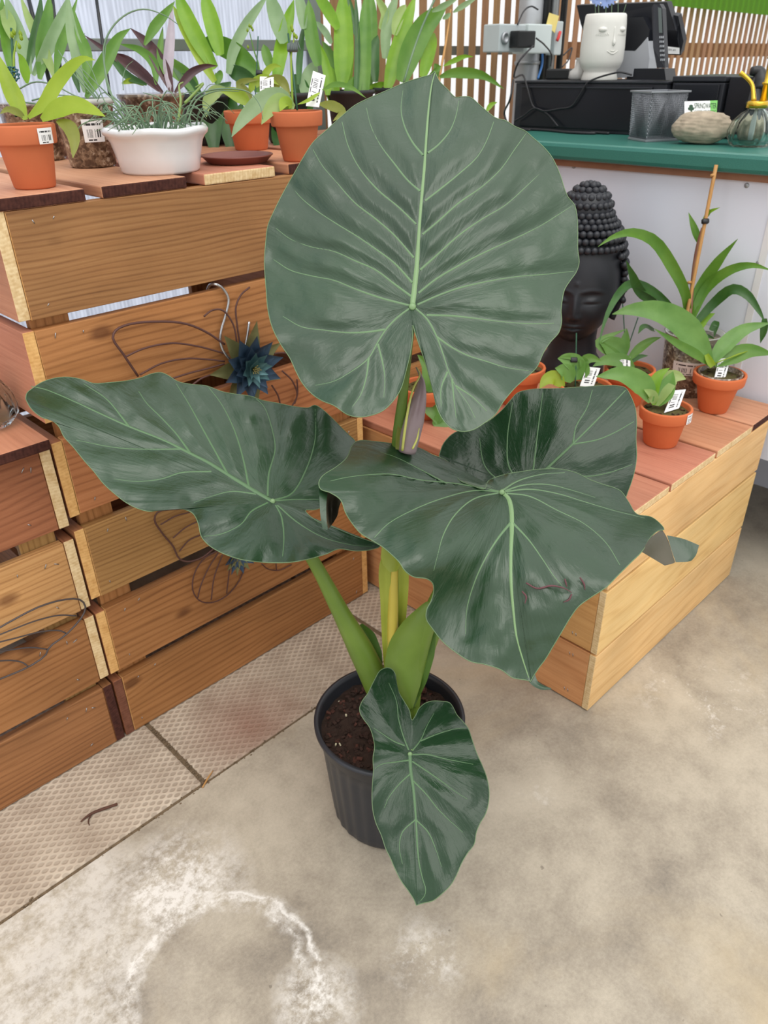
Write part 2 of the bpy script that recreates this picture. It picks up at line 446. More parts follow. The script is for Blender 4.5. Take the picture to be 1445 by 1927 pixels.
def concrete(name):
    m, N, L, b = new_mat(name)
    tc = N.new('ShaderNodeTexCoord')
    def nz(scale, det=6, rough=0.6, dist=0.0, vec=None):
        n = N.new('ShaderNodeTexNoise'); n.inputs['Scale'].default_value = scale; n.inputs['Detail'].default_value = det
        n.inputs['Roughness'].default_value = rough; n.inputs['Distortion'].default_value = dist
        L.new(vec or tc.outputs['Object'], n.inputs['Vector']); return n.outputs['Fac']
    big = nz(2.3, 6, 0.62, 0.4); mid = nz(9, 8, 0.7); fine = nz(140, 4, 0.7); speck = nz(420, 2, 0.5)
    f = mathn(N, L, 'MULTIPLY_ADD', big, 0.75, mathn(N, L, 'MULTIPLY_ADD', mid, 0.4, mathn(N, L, 'MULTIPLY_ADD', fine, 0.22, -0.2)))
    r = ramp(N, L, f, [(0.26, rgba((122, 114, 104))), (0.40, rgba((156, 146, 131))), (0.54, rgba((182, 172, 155))), (0.74, rgba((204, 194, 176)))])
    # warm and grey stains
    st = ramp(N, L, nz(1.7, 5, 0.6, 0.8), [(0.52, (0, 0, 0, 1)), (0.72, (0.55, 0.55, 0.55, 1))])
    m1 = N.new('ShaderNodeMix'); m1.data_type = 'RGBA'; L.new(st.outputs['Color'], m1.inputs[0])
    L.new(r.outputs['Color'], m1.inputs[6]); m1.inputs[7].default_value = rgba((190, 172, 140))
    cur = m1.outputs[2]
    # white lime bloom: rings left by wet pots plus loose patches
    def bloom(cx, cy, rad, width, lo, gain, fill=0.0, dirv=None):
        d = N.new('ShaderNodeVectorMath'); d.operation = 'DISTANCE'; d.inputs[1].default_value = (cx, cy, 0)
        L.new(tc.outputs['Object'], d.inputs[0])
        dd = mathn(N, L, 'MULTIPLY_ADD', nz(16, 4, 0.6), 0.05, mathn(N, L, 'ADD', d.outputs['Value'], -0.025))
        if fill: k = mathn(N, L, 'SUBTRACT', 1.0, mathn(N, L, 'DIVIDE', mathn(N, L, 'MAXIMUM', mathn(N, L, 'SUBTRACT', dd, rad), 0.0), width))
        else: k = mathn(N, L, 'SUBTRACT', 1.0, mathn(N, L, 'DIVIDE', mathn(N, L, 'ABSOLUTE', mathn(N, L, 'SUBTRACT', dd, rad)), width))
        k = mathn(N, L, 'MAXIMUM', k, 0.0)
        n = ramp(N, L, mathn(N, L, 'MULTIPLY_ADD', nz(60, 6, 0.75), 0.6, mathn(N, L, 'MULTIPLY', nz(11, 4, 0.6), 0.5)), [(lo, (0, 0, 0, 1)), (lo + 0.16, (1, 1, 1, 1))])
        if dirv:
            sb = N.new('ShaderNodeVectorMath'); sb.operation = 'SUBTRACT'; L.new(tc.outputs['Object'], sb.inputs[0]); sb.inputs[1].default_value = (cx, cy, 0)
            nn_ = N.new('ShaderNodeVectorMath'); nn_.operation = 'NORMALIZE'; L.new(sb.outputs[0], nn_.inputs[0])
            dt = N.new('ShaderNodeVectorMath'); dt.operation = 'DOT_PRODUCT'; L.new(nn_.outputs[0], dt.inputs[0]); dt.inputs[1].default_value = (*dirv, 0)
            k = mathn(N, L, 'MULTIPLY', k, mathn(N, L, 'MINIMUM', mathn(N, L, 'MAXIMUM', mathn(N, L, 'MULTIPLY_ADD', dt.outputs['Value'], 1.6, 0.35), 0.0), 1.0))
        if fill > 1:
            d2 = N.new('ShaderNodeVectorMath'); d2.operation = 'DISTANCE'; d2.inputs[1].default_value = (RING[0], RING[1], 0)
            L.new(tc.outputs['Object'], d2.inputs[0])
            dd2 = mathn(N, L, 'MULTIPLY_ADD', nz(30, 4, 0.6), 0.02, d2.outputs['Value'])
            k = mathn(N, L, 'MULTIPLY', k, mathn(N, L, 'MINIMUM', mathn(N, L, 'MAXIMUM', mathn(N, L, 'MULTIPLY', mathn(N, L, 'SUBTRACT', dd2, 0.148), 90.0), 0.12), 1.0))
        return mathn(N, L, 'MULTIPLY', mathn(N, L, 'MULTIPLY', k, gain), n.outputs['Color'])
    blooms = BLOOMS
    tot = None
    for a in blooms:
        v = bloom(*a)
        tot = v if tot is None else mathn(N, L, 'MAXIMUM', tot, v)
    tot = mathn(N, L, 'MINIMUM', tot, 0.85)
    m2 = N.new('ShaderNodeMix'); m2.data_type = 'RGBA'; L.new(tot, m2.inputs[0]); L.new(cur, m2.inputs[6]); m2.inputs[7].default_value = rgba((234, 230, 224))
    # tiny dark specks
    sk = ramp(N, L, nz(55, 2, 0.4), [(0.76, (0, 0, 0, 1)), (0.79, (0.5, 0.5, 0.5, 1))])
    m3_ = N.new('ShaderNodeMix'); m3_.data_type = 'RGBA'; L.new(sk.outputs['Color'], m3_.inputs[0]); L.new(m2.outputs[2], m3_.inputs[6]); m3_.inputs[7].default_value = rgba((90, 80, 70))
    L.new(m3_.outputs[2], b.inputs['Base Color'])
    L.new(mathn(N, L, 'MULTIPLY_ADD', mid, 0.5, 0.32), b.inputs['Roughness'])
    b.inputs['Specular IOR Level'].default_value = 0.35
    bp = N.new('ShaderNodeBump'); bp.inputs['Strength'].default_value = 0.25; bp.inputs['Distance'].default_value = 0.002
    L.new(mathn(N, L, 'ADD', mathn(N, L, 'MULTIPLY', speck, 0.5), fine), bp.inputs['Height']); L.new(bp.outputs['Normal'], b.inputs['Normal'])
    return m
def slabmat(name, red=0.0):
    """cast slab with a small diamond embossing"""
    m, N, L, b = new_mat(name)
    tc = N.new('ShaderNodeTexCoord')
    mp = N.new('ShaderNodeMapping'); mp.inputs['Scale'].default_value = (1, 1, 1)
    L.new(tc.outputs['Object'], mp.inputs['Vector'])
    sp = N.new('ShaderNodeSeparateXYZ'); L.new(mp.outputs['Vector'], sp.inputs[0])
    a = mathn(N, L, 'MULTIPLY', sp.outputs[0], 2 * math.pi / 0.026); c = mathn(N, L, 'MULTIPLY', sp.outputs[1], 2 * math.pi / 0.020)
    pp = mathn(N, L, 'MULTIPLY', mathn(N, L, 'ADD', a, c), 0.5); qq = mathn(N, L, 'MULTIPLY', mathn(N, L, 'SUBTRACT', a, c), 0.5)
    d = mathn(N, L, 'ABSOLUTE', mathn(N, L, 'MULTIPLY', mathn(N, L, 'COSINE', pp), mathn(N, L, 'COSINE', qq)))      # diamond net of ridges round dimples
    ab = mathn(N, L, 'ABSOLUTE', d)
    nz = N.new('ShaderNodeTexNoise'); nz.inputs['Scale'].default_value = 12; nz.inputs['Detail'].default_value = 7
    L.new(tc.outputs['Object'], nz.inputs['Vector'])
    wear = N.new('ShaderNodeTexNoise'); wear.inputs['Scale'].default_value = 3.0; wear.inputs['Detail'].default_value = 3
    L.new(tc.outputs['Object'], wear.inputs['Vector'])
    dim = ramp(N, L, mathn(N, L, 'SUBTRACT', d, mathn(N, L, 'MULTIPLY', nz.outputs['Fac'], 0.25)), [(0.10, (0, 0, 0, 1)), (0.55, (1, 1, 1, 1))])
    base = ramp(N, L, mathn(N, L, 'MULTIPLY_ADD', nz.outputs['Fac'], 0.7, mathn(N, L, 'MULTIPLY', wear.outputs['Fac'], 0.4)), [(0.3, rgba((165, 148, 130))), (0.75, rgba((206, 192, 173)))])
    m1 = N.new('ShaderNodeMix'); m1.data_type = 'RGBA'
    L.new(mathn(N, L, 'MULTIPLY', dim.outputs['Color'], mathn(N, L, 'MULTIPLY_ADD', wear.outputs['Fac'], 0.9, -0.02)), m1.inputs[0])
    L.new(base.outputs['Color'], m1.inputs[6]); m1.inputs[7].default_value = rgba((128, 112, 98))
    m2 = N.new('ShaderNodeMix'); m2.data_type = 'RGBA'
    dd = N.new('ShaderNodeVectorMath'); dd.operation = 'DISTANCE'; dd.inputs[1].default_value = (0.62 + 0.1, 1.25, 0)
    L.new(tc.outputs['Object'], dd.inputs[0])
    k = mathn(N, L, 'MAXIMUM', mathn(N, L, 'SUBTRACT', 1.0, mathn(N, L, 'DIVIDE', mathn(N, L, 'MULTIPLY_ADD', wear.outputs['Fac'], 0.12, dd.outputs['Value']), 0.24)), 0.0)
    L.new(mathn(N, L, 'MULTIPLY', k, red), m2.inputs[0]); L.new(m1.outputs[2], m2.inputs[6]); m2.inputs[7].default_value = rgba((138, 86, 68))
    L.new(m2.outputs[2], b.inputs['Base Color']); b.inputs['Roughness'].default_value = 0.8
    bp = N.new('ShaderNodeBump'); bp.inputs['Strength'].default_value = 0.5; bp.inputs['Distance'].default_value = 0.003
    L.new(mathn(N, L, 'SUBTRACT', mathn(N, L, 'MULTIPLY', nz.outputs['Fac'], 0.4), dim.outputs['Color']), bp.inputs['Height']); L.new(bp.outputs['Normal'], b.inputs['Normal'])
    return m
_p = [onz(x, y, 0) for x, y in [(415, 1850), (330, 1672), (40, 1870), (1330, 1310), (1010, 1480), (150, 1740), (595, 1880), (800, 1800)]]
RING = _p[0]
_d = nrm(onz(570, 1760, 0) - _p[0])[:2]; _d2 = nrm(onz(330, 1690, 0) - _p[0])[:2]
BLOOMS = [(_p[0][0], _p[0][1], 0.176, 0.009, 0.42, 1.0, 0, tuple(_d)), (_p[0][0], _p[0][1], 0.150, 0.016, 0.50, 0.9, 0, tuple(_d)), (_p[0][0], _p[0][1], 0.165, 0.03, 0.47, 1.0, 0, tuple(_d2)),
          (_p[1][0], _p[1][1], 0.05, 0.12, 0.47, 1.0, 2), (_p[2][0], _p[2][1], 0.26, 0.10, 0.44, 0.50, 2), (_p[5][0], _p[5][1], 0.10, 0.12, 0.46, 0.5, 2),
          (_p[3][0], _p[3][1], 0.06, 0.14, 0.60, 1.1, 1), (_p[4][0], _p[4][1], 0.05, 0.16, 0.62, 0.4, 1), (_p[6][0], _p[6][1], 0.02, 0.07, 0.46, 1.0, 1), (_p[7][0], _p[7][1], 0.02, 0.07, 0.52, 0.7, 1)]

M = {}
M['concrete'] = concrete('weathered_concrete')
M['slab'] = slabmat('embossed_slab'); M['slab_red'] = slabmat('embossed_slab_rust', 0.75)
M['joint'] = plain('joint_dirt', (112, 95, 74), 0.95, noise_amt=0.5, nscale=90, bump=0.8)
M['wood'] = wood('stained_cedar', (188, 134, 88), (166, 112, 68), (120, 74, 42), knots=0.7)
M['wood_olive'] = wood('stained_pine', (184, 142, 92), (162, 118, 72), (120, 82, 48), ring=14, knots=0.7)
M['wood_gold'] = wood('golden_pine', (206, 164, 110), (182, 138, 86), (136, 94, 54), ring=12, knots=0.7)
M['wood_red'] = wood('red_cedar', (176, 120, 82), (150, 98, 64), (106, 64, 42), knots=0.7)
M['plank'] = wood('faded_plank', (212, 164, 132), (192, 140, 108), (148, 98, 70), knots=0.25, var=0.08, ring=5, ra=0.06)
M['plank_red'] = wood('reddish_plank', (204, 146, 116), (182, 122, 94), (142, 88, 64), knots=0.35, var=0.08, ring=5, ra=0.06)
M['cream_wood'] = wood('new_pine', (236, 206, 150), (222, 184, 124), (186, 138, 82), ring=3, knots=0.4, var=0.07, ra=0.11)
M['short_wood'] = wood('new_pine_warm', (226, 176, 122), (206, 152, 98), (166, 110, 64), ring=3, knots=0.4, var=0.07, ra=0.11)
M['slat'] = wood('slat_brown', (168, 130, 92), (146, 108, 74), (116, 82, 52), knots=0.15, var=0.08, ra=0.05)
M['end_cream'] = endgrain('end_grain_cream', (236, 212, 168), (196, 158, 104))
M['end_tan'] = endgrain('end_grain_tan', (232, 186, 122), (198, 144, 82))
M['end_dark'] = endgrain('end_grain_dark', (84, 50, 42), (48, 26, 24))
M['end_brown'] = endgrain('end_grain_brown', (128, 84, 66), (96, 60, 46))
M['steel'] = plain('steel_staple', (176, 176, 178), 0.3, 0.9)
M['galv'] = plain('galvanised_steel', (168, 172, 176), 0.45, 0.6, noise_amt=0.15, nscale=14)
M['hook'] = plain('bright_steel_hook', (190, 192, 196), 0.25, 0.9)
M['wire'] = plain('rusty_wire', (96, 66, 60), 0.55, 0.3, noise_amt=0.25, nscale=60)
M['wire_grey'] = plain('dark_grey_wire', (88, 80, 80), 0.5, 0.4, noise_amt=0.2, nscale=60)
M['petal_blue'] = plain('painted_petal_blue', (54, 76, 98), 0.45, 0.3, noise_amt=0.35, nscale=45)
M['petal_teal'] = plain('painted_petal_teal', (74, 112, 116), 0.4, 0.3, noise_amt=0.4, nscale=60)
M['petal_olive'] = plain('painted_leaf_olive', (112, 112, 72), 0.5, 0.25, noise_amt=0.4, nscale=40)
M['petal_gold'] = plain('painted_petal_edge', (150, 140, 84), 0.5, 0.4)
M['poly'] = sheet('polycarbonate', (232, 236, 245), 0.42, 0.85, rib=0.012)
M['rail'] = plain('grey_rail', (122, 130, 126), 0.5, 0.2, noise_amt=0.1)
M['terracotta'] = plain('terracotta', (198, 112, 74), 0.75, spec=0.25, noise_amt=0.12, nscale=18, bump=0.08)
M['terracotta_l'] = plain('terracotta_orange', (208, 112, 68), 0.72, spec=0.3, noise_amt=0.10, nscale=14, bump=0.08)
M['saucer'] = plain('brown_plastic_saucer', (124, 72, 62), 0.4)
M['ceramic'] = plain('white_glazed_ceramic', (228, 228, 230), 0.18, spec=0.5, coat=0.4)
M['bisque'] = plain('matt_white_ceramic', (226, 226, 220), 0.4)
M['black_pot'] = plain('black_nursery_plastic', (46, 48, 54), 0.38, noise_amt=0.15, nscale=25)
M['dark_pot'] = plain('dark_plastic', (40, 40, 42), 0.5)
M['soil'] = plain('dark_potting_mix', (52, 36, 28), 0.95, noise_amt=0.6, nscale=90, bump=1.0)
M['bark'] = plain('bark_chip', (84, 50, 40), 0.9, noise_amt=0.5, nscale=60, bump=0.6)
M['bark_d'] = plain('bark_chip_dark', (58, 38, 30), 0.9, noise_amt=0.5, nscale=60, bump=0.6)
M['perlite'] = plain('perlite', (206, 196, 166), 0.8)
M['moss'] = plain('moss_mix', (82, 74, 38), 0.95, noise_amt=0.6, nscale=120, bump=1.0)
M['clear'] = bark_clear('bark_behind_clear_plastic')
M['clear_rim'] = plain('clear_plastic_rim', (196, 196, 192), 0.25)
M['glass'] = glass('clear_glass')
M['gold'] = plain('brass_gold', (214, 178, 66), 0.22, 0.9)
M['tag'] = barcode('printed_plant_tag')
M['stake'] = plain('green_stake', (40, 84, 62), 0.5)
M['bamboo'] = plain('bamboo_cane', (190, 142, 84), 0.5, noise_amt=0.2, nscale=30)
M['black_clip'] = plain('black_clip', (32, 34, 36), 0.4)
M['grey_clip'] = plain('grey_clip', (92, 102, 100), 0.45)
M['teal_clip'] = plain('teal_clip', (24, 78, 84), 0.4)
M['white_panel'] = plain('white_wall_panel', (226, 230, 242), 0.35, noise_amt=0.02, nscale=4)
M['green_top'] = plain('speckled_green_laminate', (56, 118, 106), 0.32, noise_amt=0.35, nscale=420)
M['trim_wood'] = plain('counter_trim_wood', (158, 112, 86), 0.6, noise_amt=0.2, nscale=20)
M['black_plastic'] = plain('black_plastic', (42, 44, 50), 0.45)
M['black_gloss'] = plain('black_satin', (26, 28, 34), 0.3)
M['grey_plastic'] = plain('grey_plastic', (176, 180, 186), 0.4)
M['box_grey'] = plain('grey_conduit_box', (186, 196, 198), 0.5)
M['box_pale'] = plain('pale_conduit_box', (204, 216, 216), 0.45)
M['mesh'] = plain('silver_mesh_metal', (150, 154, 160), 0.4, 0.6)
M['stone'] = plain('round_stone', (172, 158, 138), 0.85, noise_amt=0.5, nscale=34, bump=1.0)
M['paper'] = plain('white_card', (240, 242, 240), 0.6)
M['card_green'] = plain('green_card_edge', (120, 190, 100), 0.6)
M['ink'] = plain('dark_green_ink', (28, 66, 42), 0.6)
M['ink_black'] = plain('black_ink', (34, 34, 36), 0.6)
M['yellow'] = plain('yellow_sticker', (232, 214, 130), 0.6)
M['red'] = plain('red_tag', (214, 62, 60), 0.5)
M['blue_cable'] = plain('blue_cable', (60, 120, 190), 0.45)
M['blue_flower'] = plain('pale_blue_petals', (150, 172, 226), 0.6)
M['black_cable'] = plain('black_cable', (40, 40, 44), 0.4)
M['statue'] = plain('matt_black_resin', (40, 42, 48), 0.42, noise_amt=0.15, nscale=20)
M['awning'] = sheet('green_plastic_sheet', (150, 198, 72), 0.40, 0.75)
M['twig'] = plain('dry_brown_twig', (86, 56, 44), 0.8, noise_amt=0.3)
# foliage
M['ear'] = leafmat('elephant_ear_blade', (26, 54, 30), (38, 68, 40), 0.33, under=(74, 92, 72), nscale=5, sheen=0.70, bump=0.4, streak=0.7)
M['ear_dark'] = leafmat('elephant_ear_blade_young', (18, 46, 24), (30, 60, 34), 0.27, under=(70, 88, 66), nscale=6, sheen=0.45, bump=0.4, streak=0.45)
M['ear_under'] = leafmat('elephant_ear_underside', (92, 84, 70), (70, 72, 58), 0.5, nscale=8)
M['vein'] = plain('pale_green_vein', (122, 152, 106), 0.42, noise_amt=0.08)
M['vein_side'] = plain('side_vein', (100, 130, 92), 0.42, noise_amt=0.08)
M['vein_dim'] = plain('dim_green_vein', (86, 118, 80), 0.4, noise_amt=0.08)
M['margin'] = plain('pale_leaf_margin', (104, 128, 92), 0.45)
M['petiole'] = leafmat('petiole_green', (98, 128, 46), (122, 150, 62), 0.4, nscale=7, transl=0.1)
M['petiole_d'] = leafmat('petiole_dark', (62, 98, 30), (88, 124, 42), 0.4, nscale=7)
M['stalk_y'] = leafmat('yellow_stalk', (190, 172, 66), (206, 190, 84), 0.4, nscale=8)
M['sheath_y'] = leafmat('yellow_green_sheath', (158, 172, 60), (184, 196, 86), 0.4, nscale=12, transl=0.2)
M['mauve'] = leafmat('rolled_leaf_mauve', (138, 118, 122), (166, 148, 150), 0.35, nscale=14)
M['mauve_edge'] = plain('rolled_leaf_edge', (206, 208, 112), 0.4)
M['torn'] = plain('torn_brown_edge', (98, 62, 66), 0.7)
def lf(n, a, b, tr=0.3, r=0.36): M[n] = leafmat(n, a, b, r, nscale=16, transl=tr)
lf('lime', (146, 176, 40), (170, 196, 62), 0.4); lf('bright', (116, 166, 34), (146, 190, 54), 0.42); lf('mid', (84, 134, 40), (112, 156, 58), 0.35)
lf('deep', (44, 86, 30), (64, 108, 44), 0.2); lf('grey_green', (128, 160, 108), (152, 180, 134), 0.35); lf('pale', (150, 178, 96), (172, 196, 122), 0.4)
lf('olive', (122, 132, 44), (146, 152, 62), 0.35); lf('purple', (62, 36, 40), (86, 50, 50), 0.1); lf('purple_grey', (150, 140, 150), (176, 164, 172), 0.1)
lf('orchid', (90, 138, 54), (118, 162, 78), 0.25, 0.34); lf('rush', (92, 122, 92), (124, 150, 116), 0.1); lf('cane_red', (140, 92, 78), (150, 110, 84), 0.05)
# ------------------------------------------------------------------ floor, walls
def at0(name, V, F, mat, smooth=False):
    me = bpy.data.meshes.new(name); me.from_pydata([tuple(map(float, v)) for v in V], [], F); me.materials.append(mat)
    o = bpy.data.objects.new(name, me); COL.objects.link(o)
    return o
V, F = g_box((-3.0, -4.0, -0.10), (8.0, 1.168, 0.0))
V2, F2 = g_box((-3.0, 1.168, -0.10), (8.0, 2.6, -0.012))
V, F = merge([(V, F), (V2, F2)])
floor = at0('floor', V, F, M['concrete'])
tag(floor, 'weathered grey concrete floor with white lime stains', 'floor', kind='structure')
# cast slabs laid against the crates, open dirty joints between
jt = mobj('joint_strip', *merge([g_box((-1.2, 1.160, -0.03), (1.40, 1.180, -0.003)), g_box((0.536, 1.1801, -0.03), (0.556, 2.2, -0.003)), g_box((1.204, 1.1801, -0.03), (1.226, 2.2, -0.003))]), M['joint'], floor, smooth=False)
for i, (x0, x1) in enumerate([(-0.760, -0.112), (-0.104, 0.541), (0.550, 1.209), (1.220, 1.90)]):
    V, F = g_box((x0, 1.1745 + 0.002 * (i % 2), -0.05), (x1, 1.80, 0.0), 0.006)
    mobj('paving_slab', V, F, M['slab_red'] if i == 2 else M['slab'], floor, smooth=False)
gr = random.Random(12); P_ = []
for k in range(420):
    s_ = gr.uniform(.0008, .0026)
    if k < 300: px_, py_ = gr.uniform(-.1, 1.36), 1.170 + gr.gauss(0, .004)
    else: px_, py_ = 0.5455 + gr.gauss(0, .003), gr.uniform(1.175, 1.42)
    V, F = g_box((px_ - s_, py_ - s_ * .7, -.003), (px_ + s_, py_ + s_ * .7, -.003 + s_ * 1.6), s_ * .3); P_.append((V, F))
o = mobj('joint_grit', *merge(P_), M['joint'], floor, smooth=False); o['kind'] = 'stuff'

WY = 2.22          # line of the glazed wall
poly = at0('window_1', *g_box((-1.2, WY, 0.0), (1.86, WY + 0.006, 3.2)), M['poly'])
tag(poly, 'translucent ribbed greenhouse glazing behind the orchid shelf', 'window', kind='structure')
box('rail', (-1.2, WY - 0.03, 1.487), (1.88, WY - 0.001, 1.516), M['rail'], poly)
box('post', (1.86, WY - 0.03, 0.0), (1.90, WY + 0.02, 3.2), M['rail'], poly)
wall = thing('wall_back', 'slatted wooden wall behind the counter with daylight between the slats', 'wall', (1.9, WY, 0), kind='structure')
box('rail', (1.88, WY + 0.05, 1.472), (3.35, WY + 0.08, 1.503), M['rail'], wall)
box('rail', (3.35, WY + 0.045, 1.45), (8.0, WY + 0.085, 1.52), M['slat'], wall)
sl_me = None
pitch = 0.0715
def wood_board(name, c, L, W, T, axis, face, mat, end, parent, bev=0.0015, trim=None):
    """board with local x along its length; face = direction of its wide face"""
    ax = nrm(axis); az = nrm(face); ay = nrm(np.cross(az, ax))
    V, F = g_box((-L / 2, -W / 2, -T / 2), (L / 2, W / 2, T / 2), bev)
    if trim is not None:
        V = trim(V)
    me = bpy.data.meshes.new(name); me.from_pydata(V.tolist(), [], F)
    me.materials.append(mat); me.materials.append(end)
    for p in me.polygons:
        p.material_index = 1 if abs(p.normal.x) > 0.8 else 0
    o = bpy.data.objects.new(name, me); COL.objects.link(o)
    o.matrix_local = Matrix.Translation(Vector(c) - origin(parent)) @ Matrix((ax, ay, az)).transposed().to_4x4()
    o.parent = parent
    return o
first = None
for i in range(86):
    x = 1.925 + i * pitch
    c = (x, WY + 0.012, 1.35)
    if first is None:
        first = wood_board('slat', c, 2.7, 0.038, 0.006, (0, 0, 1), (0, -1, 0), M['slat'], M['slat'], wall, 0.002)
    else:
        o = first.copy(); COL.objects.link(o); o.location = Vector(c) - origin(wall); o.parent = wall

# ------------------------------------------------------------------ crates
rng = random.Random(7)
def staple(parent, p, d, l=0.009):
    P = np.array([np.asarray(p) - np.asarray(d) * l / 2, np.asarray(p) + np.asarray(d) * l / 2])
    return tube('staple', P, 0.0011, M['steel'], parent, seg=5)
TH = 0.022
# tall crate B
B = thing('wooden_crate', 'tall stained slatted wooden display crate carrying the orchid shelf', 'crate', (0.91, 1.78, 0))
bx0, bx1, by0, by1 = 0.489, 1.330, 1.436, 2.13
rowsB = [(0.003, 0.181, 'wood'), (0.207, 0.387, 'wood'), (0.425, 0.604, 'wood_olive'), (0.641, 0.812, 'wood'), (0.852, 1.032, 'wood'), (1.052, 1.240, 'wood_olive')]
for i, (z0, z1, mt) in enumerate(rowsB):
    w = z1 - z0; zc = (z0 + z1) / 2
    wood_board('front_board', ((bx0 + bx1) / 2, by0 + TH / 2 + rng.uniform(-.001, .001), zc), bx1 - bx0 - 2 * TH - 0.002, w, TH, (1, 0, 0), (0, -1, 0), M[mt], M['end_tan'], B)
    for x, e in ((bx0 + TH / 2, 'end_brown' if i == 0 else ('end_cream' if i > 4 else 'end_tan')), (bx1 - TH / 2, 'end_tan')):
        wood_board('side_board', (x, (by0 + by1) / 2 + 0.001, zc + rng.uniform(-.002, .002)), by1 - by0, w, TH, (0, 1, 0), (-1, 0, 0), M['plank_red' if i > 3 else 'wood_red'], M[e], B)
    if i < 4:
        wood_board('back_board', ((bx0 + bx1) / 2, by1 - 0.02, zc), bx1 - bx0 - 2 * TH - .002, w + 0.02, TH, (1, 0, 0), (0, 1, 0), M['wood_red'], M['end_tan'], B)
    for (sx, sz) in ((0.55, z1 - 0.02), (0.545, z0 + 0.028), (0.60, z1 - 0.017), (1.27, z1 - 0.03), (1.27, z0 + 0.03)):
        a = rng.uniform(0.6, 2.2)
        staple(B, (sx + rng.uniform(-.01, .01), by0 - 0.0008, sz + rng.uniform(-.006, .006)), (math.cos(a), 0, math.sin(a)), rng.uniform(.005, .010))
for x in (bx0 + TH + 0.042, bx1 - TH - 0.042):
    wood_board('corner_post', (x, by0 + TH + 0.012, 0.62), 1.236, 0.075, 0.02, (0, 0, 1), (0, -1, 0), M['wood'], M['end_tan'], B)
for x in (bx0 + TH + 0.042, bx1 - TH - 0.042):
    wood_board('corner_post', (x, by1 - TH - 0.024, 0.62), 1.236, 0.075, 0.02, (0, 0, 1), (0, -1, 0), M['wood'], M['end_tan'], B)
for k, (x0, x1, yf, e, mt) in enumerate([(0.470, 0.6595, -0.003, 'end_dark', 'plank'), (0.6925, 0.873, -0.001, 'end_dark', 'plank'), (0.9145, 1.0945, 0.0, 'end_cream', 'plank_red'), (1.1345, 1.318, 0.004, 'end_dark', 'plank_red')]):
    y0 = by0 + yf; y1 = by1 + 0.01
    wood_board('top_plank', ((x0 + x1) / 2, (y0 + y1) / 2, 1.2515), y1 - y0, x1 - x0, 0.0215, (0, 1, 0), (0, 0, 1), M[mt], M[e], B, 0.003)
TOPB = 1.2623
# low crate A
A = thing('wooden_crate', 'lower stained wooden crate left of the tall one, with wire art', 'crate', (0.06, 1.78, 0))
ax0, ax1 = -0.360, 0.484
rowsA = [(0.003, 0.181, 'wood_red'), (0.205, 0.385, 'wood'), (0.412, 0.590, 'wood_gold'), (0.625, 0.8125, 'wood_red')]
for i, (z0, z1, mt) in enumerate(rowsA):
    w = z1 - z0; zc = (z0 + z1) / 2
    wood_board('front_board', ((ax0 + ax1) / 2, by0 + TH / 2, zc), ax1 - ax0 - 2 * TH - 0.002, w, TH, (1, 0, 0), (0, -1, 0), M[mt], M['end_tan'], A)
    for x in (ax0 + TH / 2, ax1 - TH / 2):
        wood_board('side_board', (x, (by0 + by1) / 2, zc + rng.uniform(-.002, .003)), by1 - by0, w, TH, (0, 1, 0), (-1, 0, 0), M['wood_red'], M['end_dark' if i == 0 else 'end_cream'], A)
    for (sx, sz) in ((0.42, z1 - 0.035), (0.43, z1 - 0.04), (0.41, z0 + 0.035), (0.36, z1 - 0.03)):
        a = rng.uniform(0.3, 2.6)
        staple(A, (sx + rng.uniform(-.01, .01), by0 - 0.0008, sz), (math.cos(a), 0, math.sin(a)), rng.uniform(.006, .011))
for x in (ax0 + TH + 0.042, ax1 - TH - 0.042):
    for y in (by0 + TH + 0.012, by1 - 0.03):
        wood_board('corner_post', (x, y, 0.406), 0.81, 0.075, 0.02, (0, 0, 1), (0, -1, 0), M['wood_gold'], M['end_tan'], A)
for x0, x1 in ((0.292, 0.478), (0.085, 0.272), (-0.12, 0.066), (-0.33, -0.14)):
    wood_board('top_plank', ((x0 + x1) / 2, (1.405 + by1) / 2, 0.8245), by1 - 1.405, x1 - x0, 0.022, (0, 1, 0), (0, 0, 1), M['plank_red'], M['end_dark'], A, 0.003)
TOPA = 0.8355
# low pale crate C
C = thing('wooden_crate', 'low pale new pine crate carrying small pots beside the white counter', 'crate', (1.79, 1.03, 0))
cx0, cx1, cy0, cy1 = 1.365, 2.207, 0.657, 1.60
rowsC = [(0.004, 0.1835), (0.190, 0.378), (0.387, 0.5495)]
for i, (z0, z1) in enumerate(rowsC):
    w = z1 - z0; zc = (z0 + z1) / 2
    wood_board('side_board', ((cx0 + cx1) / 2, cy0 + 0.009, zc), cx1 - cx0, w, 0.018, (1, 0, 0), (0, -1, 0), M['cream_wood'], M['end_cream'], C)
    wood_board('side_board', ((cx0 + cx1) / 2, cy1 - 0.009, zc), cx1 - cx0, w, 0.018, (1, 0, 0), (0, 1, 0), M['wood'], M['end_tan'], C)
    wood_board('end_board', (cx0 + 0.012, (cy0 + cy1) / 2, zc), cy1 - cy0 - 0.038, w, TH, (0, 1, 0), (-1, 0, 0), M['short_wood'], M['end_tan'], C)
    wood_board('end_board', (cx1 - 0.011, (cy0 + cy1) / 2, zc), cy1 - cy0 - 0.038, w, TH, (0, 1, 0), (1, 0, 0), M['short_wood'], M['end_tan'], C)
    for y in (0.72, 0.73, 1.36):
        for z in (z0 + 0.03, z1 - 0.03):
            staple(C, (cx0 + 0.0004, y, z), (0, 0.3, 1), 0.008)
for x in (cx0 + TH + 0.012, cx1 - TH - 0.012):
    for y in (cy0 + 0.056, cy1 - 0.056):
        wood_board('corner_post', (x, y, 0.276), 0.545, 0.075, 0.02, (0, 0, 1), (1, 0, 0), M['wood'], M['end_tan'], C)
